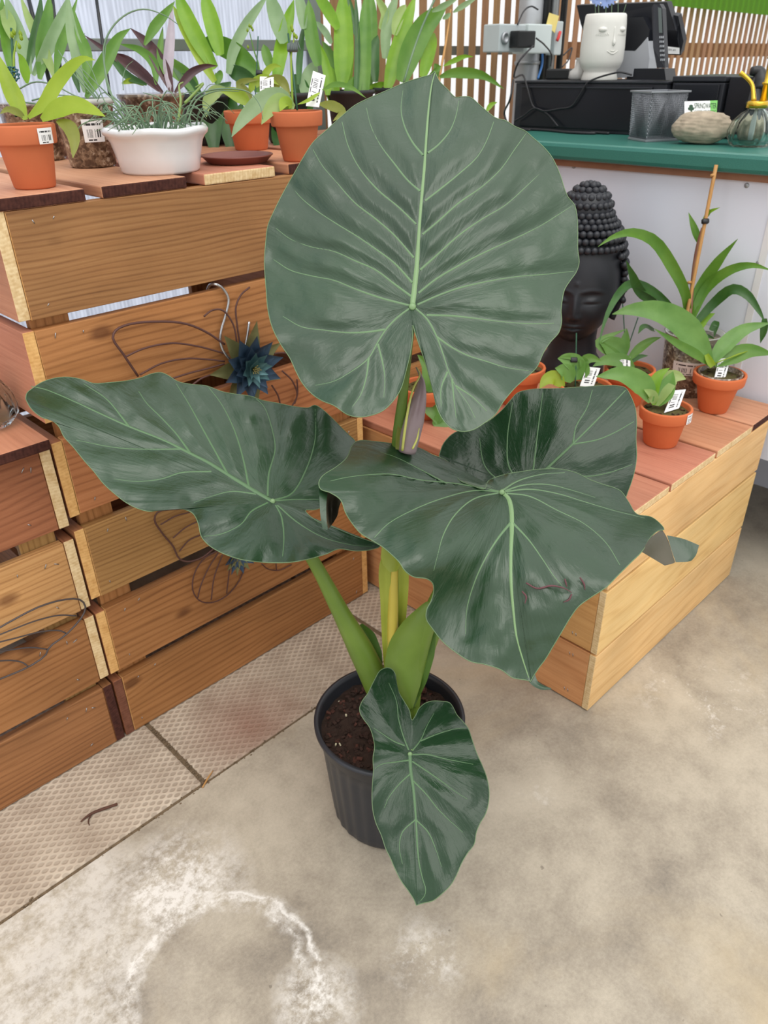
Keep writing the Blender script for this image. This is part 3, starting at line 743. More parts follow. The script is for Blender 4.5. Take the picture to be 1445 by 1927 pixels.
for x0, x1, dz, e, mt in ((1.372, 1.600, 0, 'end_cream', 'plank_red'), (1.610, 1.846, 0.0, 'end_cream', 'plank_red'), (1.858, 2.074, 0.0, 'end_cream', 'plank_red'), (2.082, 2.262, 0.0005, 'end_dark', 'plank')):
    wood_board('top_plank', ((x0 + x1) / 2, (cy0 + cy1) / 2 + (0.001 if dz else 0), 0.561 + dz), cy1 - cy0, x1 - x0, 0.0215, (0, 1, 0), (0, 0, 1), M[mt], M[e], C, 0.003)
TOPC = 0.572
# second tall crate behind the big leaf, continuing the orchid shelf
Dk = thing('wooden_crate', 'second tall stained crate half hidden behind the big upright leaf', 'crate', (1.705, 1.87, 0))
dx0, dx1, dy0 = 1.350, 2.060, 1.615
for z0, z1, mt in rowsB:
    zc = (z0 + z1) / 2
    wood_board('front_board', ((dx0 + dx1) / 2, dy0 + TH / 2, zc), dx1 - dx0 - 2 * TH - .002, z1 - z0, TH, (1, 0, 0), (0, -1, 0), M[mt], M['end_tan'], Dk)
    for x in (dx0 + TH / 2, dx1 - TH / 2):
        wood_board('side_board', (x, (dy0 + by1) / 2 + .001, zc), by1 - dy0, z1 - z0, TH, (0, 1, 0), (-1, 0, 0), M['wood_red'], M['end_tan'], Dk)
for x in (dx0 + TH + .042, dx1 - TH - .042):
    for y in (dy0 + TH + .012, by1 - .03):
        wood_board('corner_post', (x, y, 0.62), 1.236, 0.075, 0.02, (0, 0, 1), (0, -1, 0), M['wood'], M['end_tan'], Dk)
for k in range(4):
    wood_board('top_plank', (1.441 + k * 0.176, (dy0 + by1) / 2, 1.2515), by1 - dy0 + .01, 0.162, 0.0215, (0, 1, 0), (0, 0, 1), M['plank_red'], M['end_dark'], Dk, 0.003)

# ------------------------------------------------------------------ counter
ct = thing('service_counter', 'white panelled service counter with speckled green laminate top', 'counter', (2.6, 1.3, 0))
PX = 2.29
for y0, y1 in ((0.812, 2.05), (-0.45, 0.808)):
    box('front_panel', (PX, y0, 0.385), (PX + 0.018, y1, 1.172), M['white_panel'], ct, 0.001)
box('joint_strip', (PX - 0.003, 0.80, 0.385), (PX - 0.0005, 0.820, 1.172), M['ceramic'], ct, 0.0005)
box('trim', (PX - 0.012, -0.45, 1.158), (PX - 0.0005, 2.05, 1.178), M['trim_wood'], ct, 0.001)
V, F = g_box((2.245, -0.5, 1.178), (2.95, 2.06, 1.228), 0.012)
mobj('countertop', V, F, M['green_top'], ct, smooth=False)
for y in (2.025, -0.42):
    box('leg', (2.45, y - 0.02, 0.0), (2.9, y + 0.02, 1.178), M['white_panel'], ct, 0.001)
box('back_panel', (2.88, -0.4, 0.0), (2.90, 2.0, 1.177), M['white_panel'], ct, 0.001)
for (x, y) in ((1405, 349), (1427, 495), (1080, 313)):
    p = onx(x, y, PX)
    V, F = g_lathe([(0.0, 0), (0.007, 0.0), (0.0065, 0.002), (0.003, 0.003), (0.0, 0.0035)], (0, 0, 0), 14)
    V = np.stack([-V[:, 2], V[:, 0], V[:, 1]], 1) + p
    mobj('screw', V, F, M['galv'], ct)
TOPK = 1.228
# ------------------------------------------------------------------ the elephant ear plant
def tps(ctrl):
    """thin plate spline of camera depth over pixel position"""
    P = np.array([(a, b) for a, b, _ in ctrl], float) / 500.0; d = np.array([c for *_, c in ctrl], float)
    n = len(P)
    r = np.linalg.norm(P[:, None] - P[None], axis=2)
    K = np.where(r > 0, r * r * np.log(r + 1e-12), 0) + np.eye(n) * 0.01
    A_ = np.zeros((n + 3, n + 3)); A_[:n, :n] = K; A_[:n, n] = 1; A_[:n, n + 1:] = P; A_[n, :n] = 1; A_[n + 1:, :n] = P.T
    w = np.linalg.solve(A_, np.concatenate([d, [0, 0, 0]]))
    def f(X):
        X = np.asarray(X, float) / 500.0
        r = np.linalg.norm(X[:, None] - P[None], axis=2)
        return np.where(r > 0, r * r * np.log(r + 1e-12), 0) @ w[:n] + w[n] + X @ w[n + 1:]
    return f
def resample(P, n, closed=True):
    P = np.asarray(P, float)
    Q = np.vstack([P, P[:1]]) if closed else P
    # light smoothing by a spline through the points
    S = spline(Q, len(Q) * 8)
    l = np.concatenate([[0], np.cumsum(np.linalg.norm(np.diff(S, axis=0), axis=1))])
    t = np.linspace(0, l[-1], n + 1)[:-1] if closed else np.linspace(0, l[-1], n)
    return np.stack([np.interp(t, l, S[:, i]) for i in range(2)], 1)
def seg_dist(X, lines):
    D = np.full(len(X), 1e9)
    for Lp in lines:
        for a, b in zip(Lp[:-1], Lp[1:]):
            ab = b - a; t = np.clip(((X - a) @ ab) / (ab @ ab + 1e-9), 0, 1)
            D = np.minimum(D, np.linalg.norm(X - (a + t[:, None] * ab), axis=1))
    return D
def big_leaf(plant, tr, outline, attach, ctrl, midrib, veins, mat, vmat, bulge=0.006, bw=16.0, wave=0.006, waves=7, mid_w=(6.5, 1.2), vein_w=(3.2, 0.8),
             n=420, m=80, seed=1, patches=(), label=None, puck=0.0016, fine_k=0.11):
    O = np.array([tr(*p) for p in outline]); at = np.array(tr(*attach))
    f = tps([(*tr(a, b), d) for a, b, d in ctrl])
    VL = [resample([tr(*p) for p in v], 22, False) for v in [midrib] + list(veins)]
    mean_d = np.mean([c[2] for c in ctrl])
    rs = np.random.RandomState(seed); ph = rs.uniform(0, 6.28, 8)
    Or = resample(O, n)
    def dep(X, edge):
        d0 = f(X)
        dv = seg_dist(X, VL)
        b = bulge * (1 - np.exp(-(dv / bw) ** 2)) * (1 - 0.6 * edge ** 6)
        v = X - at; th = np.arctan2(v[:, 1], v[:, 0])
        wv = wave * edge ** 5 * (np.sin(waves * th + ph[0]) + 0.6 * np.sin(waves * 1.9 * th + ph[1]))
        pk = np.zeros(len(X))
        if puck:
            nn = np.array([noise.noise((x * 0.012, y * 0.012, seed)) + 0.6 * noise.noise((x * 0.03, y * 0.03, seed + 9)) for x, y in X])
            # fine secondary ribs running off each vein
            rb = np.sin(dv * fine_k * 6.28 + 5 * nn)
            pk = puck * (1.9 * nn + 0.05 * rb) * np.clip(dv / 18, 0, 1)
        return d0 - b + wv + pk
    def surf(X, edge):
        d = dep(X, edge)
        r = fw[None] + R_[None] * ((X[:, :1] - CX) / FPX) - U_[None] * ((X[:, 1:] - CY) / FPX)
        return CAM[None] + r * d[:, None]
    vo_ = Or - at; tho = np.arctan2(vo_[:, 1], vo_[:, 0]); ro = np.linalg.norm(vo_, axis=1); so = np.argsort(tho)
    def edge_of(Q):
        v = Q - at; th = np.arctan2(v[:, 1], v[:, 0])
        return np.clip(np.linalg.norm(v, axis=1) / np.interp(th, tho[so], ro[so], period=2 * math.pi), 0, 1)
    S = np.linspace(0, 1, m + 1)[1:] ** 0.85
    X = np.vstack([at[None]] + [at + (Or - at) * s for s in S]); E_ = np.concatenate([[0.0]] + [np.full(n, s) for s in S])
    V = surf(X, E_)
    F = [(0, 1 + (j + 1) % n, 1 + j) for j in range(n)]
    for k in range(m - 1):
        a = 1 + k * n; c = a + n
        F += [(a + j, a + (j + 1) % n, c + (j + 1) % n, c + j) for j in range(n)]
    # make the upper surface face the camera side
    v0, v1, v2 = V[F[n * (m // 2)][0]], V[F[n * (m // 2)][1]], V[F[n * (m // 2)][2]]
    if np.cross(v1 - v0, v2 - v0) @ (CAM - v0) < 0: F = [q[::-1] for q in F]
    parts = [(V, F)]; idx = [0] * len(F)
    for pts, k in patches:      # hanging flaps of the margin: grid of (x, y, depth)
        G = np.array([[(*tr(a, b), d) for a, b, d in row] for row in pts])
        R = np.array([[c for c in spline(row, 12)] for row in G]); R2 = np.array([spline(R[:, j], 12) for j in range(12)])
        PV = np.array([atd(*q) for q in R2.reshape(-1, 3)]); PF = [(i * 12 + j, i * 12 + j + 1, (i + 1) * 12 + j + 1, (i + 1) * 12 + j) for i in range(11) for j in range(11)]
        a, b_, c_ = PV[PF[60][0]], PV[PF[60][1]], PV[PF[60][2]]
        if np.cross(b_ - a, c_ - a) @ (CAM - a) < 0: PF = [q[::-1] for q in PF]
        parts.append((PV, PF)); idx += [k] * len(PF)
    V, F = merge(parts)
    lo = mobj('leaf', V, F, None, plant, mats=[mat, M['ear_under']], midx=idx, label=label)
    uvl = lo.data.uv_layers.new(name='UVMap'); vi = np.zeros(len(lo.data.loops), int); lo.data.loops.foreach_get('vertex_index', vi)
    nv_ = 1 + n * m; vs_ = np.clip(vi - 1, 0, None); aa = (vs_ % n) / n; rr_ = np.concatenate([S, [0]])[np.clip(vs_ // n, 0, m)]
    uvs = np.stack([aa, rr_], 1); uvs[vi >= nv_] = (0.5, 0.5); uvl.data.foreach_set('uv', uvs.astype(float).ravel())
    # margin and veins
    e = surf(Or, np.ones(n))
    Vm, Fm = g_tube(e, 0.0008, 5, closed=True)
    mobj('leaf_margin', Vm, Fm, M['margin'], lo)
    for i, v in enumerate(VL):
        w0, w1 = mid_w if i == 0 else vein_w
        Pv = resample(v, 48, False)
        ed = edge_of(Pv)
        Q = surf(Pv, ed)
        dd = f(Pv); tt = np.linspace(0, 1, 48)
        w = 0.72 * (w0 + (w1 - w0) * tt ** 0.7) * dd / FPX
        T = np.gradient(Q, axis=0); tv = nrm
        Vs = []; Fs = []
        Nn = surf_normals(Q, T, f, Pv, surf, ed)
        for k in range(48):
            t = nrm(T[k]); nn = Nn[k]; s = nrm(np.cross(t, nn)); nn = np.cross(s, t)
            if nn @ (CAM - Q[k]) < 0: nn = -nn
            for a in (-1.25, -0.62, 0.0, 0.62, 1.25):
                Vs.append(Q[k] + s * w[k] * a + nn * (w[k] * (0.62 * (1 - (a / 1.25) ** 2)) - 0.0001))
        for k in range(47):
            for j in range(4):
                a = k * 5 + j; Fs.append((a, a + 1, a + 6, a + 5))
        mobj('midrib' if i == 0 else 'vein', Vs, Fs, M['vein_side' if (i and vmat == 'vein') else vmat], lo)
    return lo
def surf_normals(Q, T, f, Pv, surf, ed):
    h = 3.0
    dx = surf(Pv + np.array([h, 0]), ed) - surf(Pv - np.array([h, 0]), ed)
    dy = surf(Pv + np.array([0, h]), ed) - surf(Pv - np.array([0, h]), ed)
    n = np.cross(dx, dy)
    return n / (np.linalg.norm(n, axis=1)[:, None] + 1e-12)
def zoomer(ox, oy, s): return lambda x, y: (ox + x / s, oy + y / s)

PC = np.array([0.812, 0.823, 0.0])
plant = thing('elephant_ear_plant', 'large potted elephant ear plant with five dark glossy leaves on the concrete floor', 'plant', PC)
# nursery pot with vertical flutes
def flute(a, k): return 1.0 + (0.010 * math.cos(30 * a) if 2 <= k <= 8 else 0.0)
prof = [(0.0, 0.002), (0.122, 0.002), (0.127, 0.012), (0.1285, 0.03), (0.131, 0.06), (0.134, 0.10), (0.138, 0.15), (0.142, 0.20), (0.145, 0.232), (0.150, 0.238), (0.153, 0.262), (0.158, 0.264), (0.158, 0.272), (0.150, 0.274), (0.147, 0.262), (0.143, 0.235), (0.138, 0.20)]
V, F = g_lathe(prof, PC, 180, flute)
F = F[:-1]
mobj('nursery_pot', V, F, M['black_pot'], plant)
nr, ns = 22, 64
V = [PC + (0, 0, 0.243)]; F = []
for k in range(1, nr + 1):
    for j in range(ns):
        a = 2 * math.pi * j / ns; r = 0.1445 * k / nr
        z = 0.240 + 0.007 * noise.noise((r * math.cos(a) * 45, r * math.sin(a) * 45, 3)) + 0.004 * noise.noise((r * math.cos(a) * 110, r * math.sin(a) * 110, 5))
        V.append(PC + (r * math.cos(a), r * math.sin(a), z))
F = [(0, 1 + j, 1 + (j + 1) % ns) for j in range(ns)]
for k in range(nr - 1):
    for j in range(ns):
        F.append((1 + k * ns + j, 1 + (k + 1) * ns + j, 1 + (k + 1) * ns + (j + 1) % ns, 1 + k * ns + (j + 1) % ns))
soil = mobj('soil', V, F, M['soil'], plant)
def chips(name, c, R, z, num, size, mats, parent, seed=0, flat=0.5):
    r_ = random.Random(seed); P_ = []; I_ = []
    for i in range(num):
        a = r_.uniform(0, 6.283); r = R * math.sqrt(r_.random())
        s = r_.uniform(*size)
        V, F = g_box((-s, -s * r_.uniform(.4, .8), -s * flat * .5), (s, s * r_.uniform(.4, .8), s * flat * .5), s * 0.15)
        V = V + np.random.RandomState(i + seed).uniform(-s * .18, s * .18, V.shape)
        e = np.array(Euler((r_.uniform(-.5, .5), r_.uniform(-.5, .5), r_.uniform(0, 6.28))).to_matrix())
        V = V @ e.T + np.array([c[0] + r * math.cos(a), c[1] + r * math.sin(a), z + s * 0.15])
        P_.append((V, F)); I_ += [r_.randrange(len(mats))] * len(F)
    V, F = merge(P_)
    o = mobj(name, V, F, None, parent, smooth=False, mats=mats, midx=I_); o['kind'] = 'stuff'
    return o
chips('bark_mulch', PC, 0.137, 0.242, 620, (0.002, 0.006), [M['bark'], M['bark_d'], M['bark_d'], M['soil']], soil, 4)
chips('bark_mulch', PC + (0.08, 0.03, 0), 0.05, 0.245, 16, (0.010, 0.016), [M['bark']], soil, 5)
chips('perlite', PC, 0.135, 0.246, 26, (0.0014, 0.0026), [M['perlite']], soil, 6, 1.5)

z1 = zoomer(480, 120, 2.2937)
leaf1_out = [(775,33),(795,75),(830,110),(865,145),(895,142),(930,145),(960,170),(1000,205),(1040,235),(1080,245),(1120,270),(1165,290),(1200,320),(1240,355),(1275,395),(1300,440),(1320,490),(1335,540),(1350,575),(1378,610),(1390,670),(1392,740),(1392,800),(1398,860),(1385,900),(1360,935),(1335,975),(1325,1020),(1320,1070),(1323,1110),(1310,1160),(1275,1200),(1245,1245),(1215,1310),(1180,1345),(1120,1400),(1070,1460),(1035,1515),(990,1550),(940,1580),(895,1587),(850,1575),(817,1545),(787,1490),(770,1420),(752,1350),(735,1290),(710,1220),(690,1160),(679,1125),(679,1180),(670,1250),(650,1330),(630,1400),(600,1450),(555,1495),(510,1515),(450,1525),(400,1515),(340,1475),(290,1455),(245,1425),(205,1380),(180,1335),(150,1270),(110,1210),(75,1140),(55,1060),(48,980),(42,900),(40,850),(45,780),(55,700),(80,640),(120,560),(165,480),(205,410),(250,340),(310,285),(370,230),(430,180),(500,145),(570,115),(650,80),(720,58),(760,46)]
big_leaf(plant, z1, leaf1_out, (679,1045),
    [(679,1045,1.225),(775,35,1.345),(700,500,1.262),(300,300,1.31),(1150,300,1.30),(50,850,1.285),(1390,800,1.265),(200,1380,1.20),(450,1520,1.165),(900,1580,1.16),(1200,1330,1.195),(640,1400,1.19),(760,1400,1.18),(350,900,1.245),(1050,850,1.235),(900,1200,1.205),(450,1250,1.205),(590,170,1.345),(668,240,1.312),(880,230,1.325),(1010,310,1.283)],
    [(679,1045),(690,950),(697,880),(705,760),(715,620),(730,450),(740,300),(750,180),(762,90),(775,40)],
    [[(745,385),(790,350),(840,290),(865,230),(880,160)],[(733,592),(800,540),(880,475),(960,400),(1000,330),(1030,250)],
     [(722,737),(790,680),(880,600),(980,530),(1060,455),(1120,370),(1170,300)],[(712,890),(780,830),(880,740),(980,670),(1080,610),(1180,520),(1280,425)],
     [(705,990),(780,930),(900,860),(1020,800),(1120,755),(1230,700),(1370,612)],[(700,1040),(790,1000),(880,968),(1000,940),(1120,920),(1260,908),(1375,895)],
     [(685,1050),(740,1100),(780,1170),(810,1250),(840,1340),(870,1400),(920,1470),(950,1530)],[(740,1085),(850,1088),(960,1100),(1080,1115),(1200,1122),(1290,1120)],
     [(785,1180),(850,1225),(920,1260),(1000,1285),(1080,1310),(1180,1325)],[(865,1390),(940,1440),(1000,1500)],[(850,1360),(857,1440),(868,1530)],[(830,1330),(803,1400),(803,1480)],
     [(725,395),(680,340),(645,270),(630,200),(638,115)],[(712,550),(660,505),(600,430),(540,350),(500,270),(480,190)],
     [(695,693),(620,620),(530,545),(450,450),(400,350),(375,250)],[(685,838),(600,740),(520,670),(430,600),(350,510),(290,440),(250,370)],
     [(678,945),(600,860),(520,800),(440,745),(350,690),(260,630),(190,570),(160,530)],[(675,1005),(600,950),(520,890),(430,850),(340,810),(240,790),(150,755),(90,710)],
     [(665,1043),(540,1010),(440,975),(340,935),(240,915),(150,890),(80,845)],[(675,1050),(620,1090),(570,1140),(530,1200),(490,1270),(420,1325),(340,1370),(260,1388)],
     [(560,1147),(480,1158),(390,1160),(300,1150),(200,1135),(120,1090)],[(490,1270),(480,1350),(455,1430),(420,1480)],[(530,1210),(550,1290),(560,1360),(555,1440)]],
    M['ear'], 'vein', bulge=0.008, bw=17, wave=0.006, waves=9, mid_w=(7.2, 1.3), vein_w=(3.0, 0.7), seed=3, label='tall upright heart shaped leaf', puck=0.0022, n=460, m=90)

z2 = zoomer(40, 680, 2.125)
leaf2_out = [(18,150),(22,128),(45,108),(80,85),(130,68),(185,63),(240,72),(290,88),(350,85),(420,78),(480,65),(520,50),(560,45),(590,58),(625,80),(680,92),(740,98),(800,120),(850,130),(920,140),(960,155),(1030,168),(1100,182),(1150,185),(1172,175),(1195,185),(1230,215),(1270,255),(1310,295),(1335,320),(1342,400),(1310,480),(1260,550),(1180,592),(1135,596),(1185,640),(1250,664),(1330,697),(1435,738),(1400,752),(1340,758),(1270,750),(1220,770),(1150,790),(1080,803),(1000,805),(930,800),(870,790),(800,765),(750,735),(720,700),(708,650),(690,612),(660,594),(610,588),(560,590),(520,600),(470,590),(420,565),(380,535),(330,490),(290,440),(250,395),(210,345),(170,300),(150,260),(120,235),(85,225),(50,200),(30,175)]
big_leaf(plant, z2, leaf2_out, (1005,560),
    [(1005,560,1.345),(20,150,1.37),(430,260,1.385),(720,390,1.375),(185,63,1.42),(560,45,1.47),(800,120,1.475),(1030,168,1.475),(1172,175,1.475),(1335,320,1.48),(1250,500,1.40),(1150,600,1.35),(1435,738,1.30),(1200,730,1.29),(1000,805,1.245),(750,735,1.255),(600,588,1.295),(420,565,1.29),(250,395,1.315),(120,235,1.34),(900,680,1.285),(600,470,1.335)],
    [(1005,560),(920,510),(830,455),(750,405),(680,370),(580,320),(430,260),(330,215),(200,155),(90,110),(40,100)],
    [[(675,365),(620,290),(560,225),(500,165),(470,120)],[(825,450),(770,350),(720,260),(670,170),(620,90)],[(910,500),(885,380),(850,270),(800,170),(750,105)],
     [(985,540),(990,450),(1015,350),(1000,260),(970,180),(940,150)],[(1010,555),(1080,530),(1140,430),(1175,310),(1175,190)],[(430,260),(400,220),(340,150),(250,90)],[(1010,557),(1100,552),(1190,552)],
     [(760,440),(640,445),(560,470),(460,480),(370,470)],[(640,350),(520,352),(380,345),(220,315)],[(940,530),(840,520),(760,540),(690,565)],[(985,565),(920,600),(880,650),(800,690),(730,700)],[(1018,575),(1040,620),(1050,700),(1045,780)],[(1025,575),(1100,640),(1200,700),(1300,730),(1400,742)]],
    M['ear'], 'vein_dim', bulge=0.010, bw=20, wave=0.006, waves=8, mid_w=(5.5, 1.1), vein_w=(2.6, 0.8), seed=11, label='broad leaf reaching left towards the crates', puck=0.0028)

z3 = zoomer(580, 700, 1.9267)
leaf3_out = [(806,1122),(790,1117),(740,1108),(700,1080),(640,1060),(590,1050),(540,1020),(490,980),(450,930),(428,895),(430,860),(445,830),(455,790),(450,765),(430,750),(380,742),(350,720),(330,690),(300,660),(270,635),(230,610),(190,585),(160,550),(135,510),(118,465),(80,438),(45,425),(38,405),(45,385),(60,370),(100,345),(140,310),(160,265),(180,250),(240,252),(320,262),(400,275),(450,300),(500,320),(530,350),(545,390),(590,410),(640,424),(650,398),(700,375),(780,360),(850,352),(910,352),(970,365),(1020,390),(1060,405),(1130,430),(1160,470),(1190,515),(1240,525),(1270,545),(1290,572),(1270,575),(1240,600),(1210,650),(1170,690),(1120,740),(1080,780),(1020,820),(980,850),(950,890),(920,940),(890,990),(860,1040),(834,1075),(815,1105)]
big_leaf(plant, z3, leaf3_out, (705,436),
    [(705,436,1.275),(738,560,1.225),(735,760,1.165),(755,960,1.155),(805,1115,1.165),(45,400,1.19),(300,372,1.235),(160,380,1.195),(180,250,1.34),(400,275,1.385),(540,390,1.33),(350,480,1.24),(160,550,1.165),(300,660,1.145),(430,750,1.135),(430,880,1.165),(560,1035,1.165),(485,640,1.142),(458,715,1.118),(540,690,1.182),(505,790,1.20),(470,865,1.195),(600,620,1.19),(660,410,1.30),(850,352,1.38),(1020,390,1.40),(1190,515,1.345),(1290,572,1.265),(1000,550,1.25),(1210,650,1.20),(1080,780,1.155),(920,940,1.155),(880,740,1.16),(950,850,1.15)],
    [(700,434),(722,452),(735,490),(738,560),(735,650),(735,760),(745,880),(755,960),(780,1050),(800,1110)],
    [[(695,437),(600,460),(530,520),(490,590),(470,660),(455,720)],[(735,545),(690,600),(640,680),(600,770),(575,860),(570,950)],[(695,434),(600,430),(480,460),(380,500),(290,550),(240,600)],
     [(690,432),(540,405),(400,390),(300,370),(150,380),(80,395)],[(500,403),(400,350),(320,310),(260,290)],[(740,545),(800,610),(850,680),(890,740),(920,775)],[(718,440),(800,450),(900,500),(1000,550),(1080,620),(1130,700)],
     [(712,434),(800,425),(900,440),(1000,470),(1100,500),(1220,530)],[(712,431),(780,410),(870,408),(960,430),(1040,455)],[(705,428),(760,395),(850,370),(930,365)]],
    M['ear'], 'vein', bulge=0.009, bw=20, wave=0.005, waves=7, puck=0.0026, mid_w=(6.5, 1.2), vein_w=(3.0, 0.8), seed=21, label='drooping front leaf with curled lobes and a torn patch',
    patches=[([[(39,400,1.19),(40,450,1.175),(44,520,1.16),(52,568,1.155)],[(72,430,1.188),(66,470,1.172),(66,530,1.158),(70,573,1.152)]], 0),
             ([[(70,432,1.192),(64,470,1.176),(64,520,1.165),(72,570,1.156)],[(95,436,1.215),(80,470,1.24),(80,510,1.245),(80,560,1.22)],[(120,468,1.18),(112,490,1.21),(106,520,1.22),(92,545,1.215)]], 1),
             ([[(1208,652,1.203),(1240,602,1.235),(1282,570,1.27)],[(1235,668,1.235),(1275,640,1.255),(1300,600,1.275)],[(1292,702,1.25),(1320,695,1.255),(1330,690,1.26)]], 1),
             ([[(1300,592,1.275),(1318,650,1.268),(1332,690,1.262)],[(1360,605,1.275),(1365,650,1.265),(1375,688,1.258)],[(1417,628,1.27),(1405,665,1.262),(1390,684,1.255)]], 0),
             ([[(792,1112,1.163),(812,1136,1.158),(845,1152,1.152),(880,1151,1.148)],[(805,1108,1.163),(822,1128,1.158),(850,1144,1.152),(881,1148,1.148)],[(822,1095,1.163),(832,1122,1.160),(855,1138,1.154),(881,1146,1.148)]], 0)])
leaf4_out = [(475,300),(490,260),(530,220),(600,200),(650,180),(700,140),(735,100),(760,75),(820,62),(900,60),(980,55),(1060,50),(1120,50),(1150,58),(1170,90),(1185,130),(1190,180),(1188,240),(1190,310),(1180,370),(1160,430),(1140,470),(1060,490),(930,500),(840,520),(790,470),(740,520),(650,500),(570,440),(510,370),(480,330)]
big_leaf(plant, z3, leaf4_out, (790,425),
    [(790,425,1.50),(475,300,1.52),(760,75,1.56),(960,260,1.50),(1150,60,1.545),(1190,240,1.50),(1150,460,1.49),(650,180,1.55),(900,500,1.49),(600,440,1.51)],
    [(790,425),(870,345),(960,260),(1060,160),(1150,66)],
    [[(960,260),(970,200),(1010,130),(1030,65)],[(960,262),(1050,245),(1110,220),(1180,180)],[(870,345),(1000,378),(1090,365),(1175,335)],[(810,400),(822,300),(835,190),(850,75)],[(795,420),(730,350),(722,240),(740,110)],[(790,422),(690,390),(640,340),(620,240)]],
    M['ear_dark'], 'vein_dim', bulge=0.004, bw=26, wave=0.004, waves=6, mid_w=(3.8, 1.2), vein_w=(2.2, 0.8), seed=31, n=260, m=50, label='dark leaf standing behind the drooping front leaf')
z5 = zoomer(550, 1200, 3.524)
leaf5_out = [(822,1776),(808,1740),(770,1680),(720,1610),(680,1530),(650,1460),(620,1400),(590,1310),(555,1230),(535,1150),(528,1060),(532,960),(538,880),(535,800),(545,720),(530,640),(510,590),(480,550),(450,500),(447,460),(470,410),(500,370),(525,320),(550,270),(580,220),(620,200),(655,205),(680,235),(690,300),(705,360),(740,420),(775,480),(793,548),(820,510),(840,470),(880,435),(930,420),(990,422),(1040,430),(1065,460),(1090,510),(1130,555),(1165,600),(1190,670),(1220,760),(1260,850),(1290,930),(1305,1020),(1300,1100),(1280,1170),(1245,1230),(1220,1290),(1205,1370),(1160,1430),(1120,1500),(1090,1570),(1050,1640),(990,1700),(930,1745),(880,1757),(840,1768)]
big_leaf(plant, z5, leaf5_out, (780,770),
    [(780,770,1.415),(620,200,1.475),(450,480,1.435),(530,1060,1.375),(650,1460,1.345),(825,1770,1.325),(930,420,1.475),(1165,600,1.44),(1300,1030,1.375),(1200,1370,1.345),(990,1700,1.325),(810,1200,1.372),(690,900,1.395),(950,900,1.40)],
    [(780,770),(785,880),(800,980),(812,1100),(822,1250),(830,1400),(845,1520),(870,1620),(886,1690),(850,1745)],
    [[(772,745),(735,650),(705,540),(690,420),(640,300)],[(745,715),(680,690),(600,640),(540,600)],[(795,750),(850,680),(890,590),(940,500)],[(850,685),(960,640),(1080,605),(1160,600)],[(795,775),(900,775),(1000,800),(1100,820),(1200,840)],
     [(795,820),(900,890),(1000,960),(1080,1020),(1160,1070)],[(802,950),(890,1040),(960,1130),(1040,1210),(1130,1290)],[(822,1210),(900,1290),(950,1400),(990,1520)],[(778,812),(680,825),(590,840),(545,870)],[(785,900),(710,970),(640,1060),(610,1130)],[(818,1205),(730,1290),(710,1390),(730,1500)]],
    M['ear_dark'], 'vein_dim', bulge=0.0038, bw=18, wave=0.004, waves=7, mid_w=(4.2, 0.9), vein_w=(2.0, 0.6), seed=41, n=320, m=64, label='small young leaf hanging over the pot rim', puck=0.0014)

for (q_, xy, d_, r_) in ((z1, (679, 1048), 1.2215, .0062), (z2, (1005, 560), 1.3435, .0052), (z3, (702, 436), 1.2735, .0050), (z5, (780, 772), 1.4135, .0045)):
    V, F = g_lathe([(0, -.35), (.7, -.28), (1, 0), (.7, .28), (0, .35)], (0, 0, 0), 16)
    V = V * r_; cpt = atd(*q_(*xy), d_); V = np.outer(V[:, 0], R_) + np.outer(V[:, 1], U_) - np.outer(V[:, 2], fw) + cpt
    mobj('leaf_node', V, F, M['vein'], plant)
# torn marks on the front leaf
for pts in ([(790,765),(830,785),(880,775),(930,785),(955,800)],[(985,745),(1000,770),(1003,790)],[(955,805),(945,825),(925,835)],[(775,795),(790,815),(785,840)],[(930,750),(938,780)]):
    P = np.array([atd(*z3(*p), 1.147) for p in pts]); tube('tear', P, (0.0012, 0.0016, 0.0005), M['torn'], plant, n=14, seg=5)

# petioles
def px_tube(name, pts, mat, parent, n=30, seg=14, flat=1.0):
    """pts: (x, y, depth, width in px)"""
    P = spline([atd(x, y, d) for x, y, d, _ in pts], n); r = [w * d / FPX / 2 for _, _, d, w in pts]
    V, F = g_tube(P, r, seg, flat=flat); return mobj(name, V, F, mat, parent)
pt2 = px_tube('petiole', [(735,1345,1.60,40),(715,1300,1.575,52),(680,1225,1.53,48),(640,1150,1.475,34),(595,1065,1.425,26),(545,985,1.385,22),(518,946,1.36,20)], M['petiole'], plant)
pt1 = px_tube('petiole', [(748,1345,1.62,40),(744,1250,1.56,24),(742,1130,1.49,22),(748,1000,1.42,22),(750,830,1.345,31),(759,740,1.30,27),(770,650,1.265,18),(777,592,1.245,13),(776,577,1.232,12)], M['petiole'], plant)
pt3 = px_tube('petiole', [(770,1350,1.60,36),(778,1270,1.54,40),(805,1170,1.46,34),(850,1070,1.40,26),(900,980,1.345,22),(948,930,1.29,18)], M['petiole'], plant)
pt4 = px_tube('petiole', [(765,1340,1.62,26),(800,1240,1.60,24),(850,1110,1.58,22),(920,1000,1.56,20),(988,925,1.52,16)], M['petiole'], plant)
pt5 = px_tube('petiole', [(772,1350,1.575,16),(783,1338,1.535,14),(782,1370,1.48,11),(774,1415,1.42,10)], M['petiole'], plant)
def px_sheath(name, pts, mat, parent, fold=0.3, arch=0.0, n=24, across=8, label=None):
    P = [atd(x, y, d) for x, y, d, _ in pts]; W = [w * d / FPX / 2 for _, _, d, w in pts]
    V, F = g_ribbon(P, W, nrm(CAM - P[len(P) // 2]), n, fold, across, arch)
    return mobj(name, V, F, mat, parent, label=label)
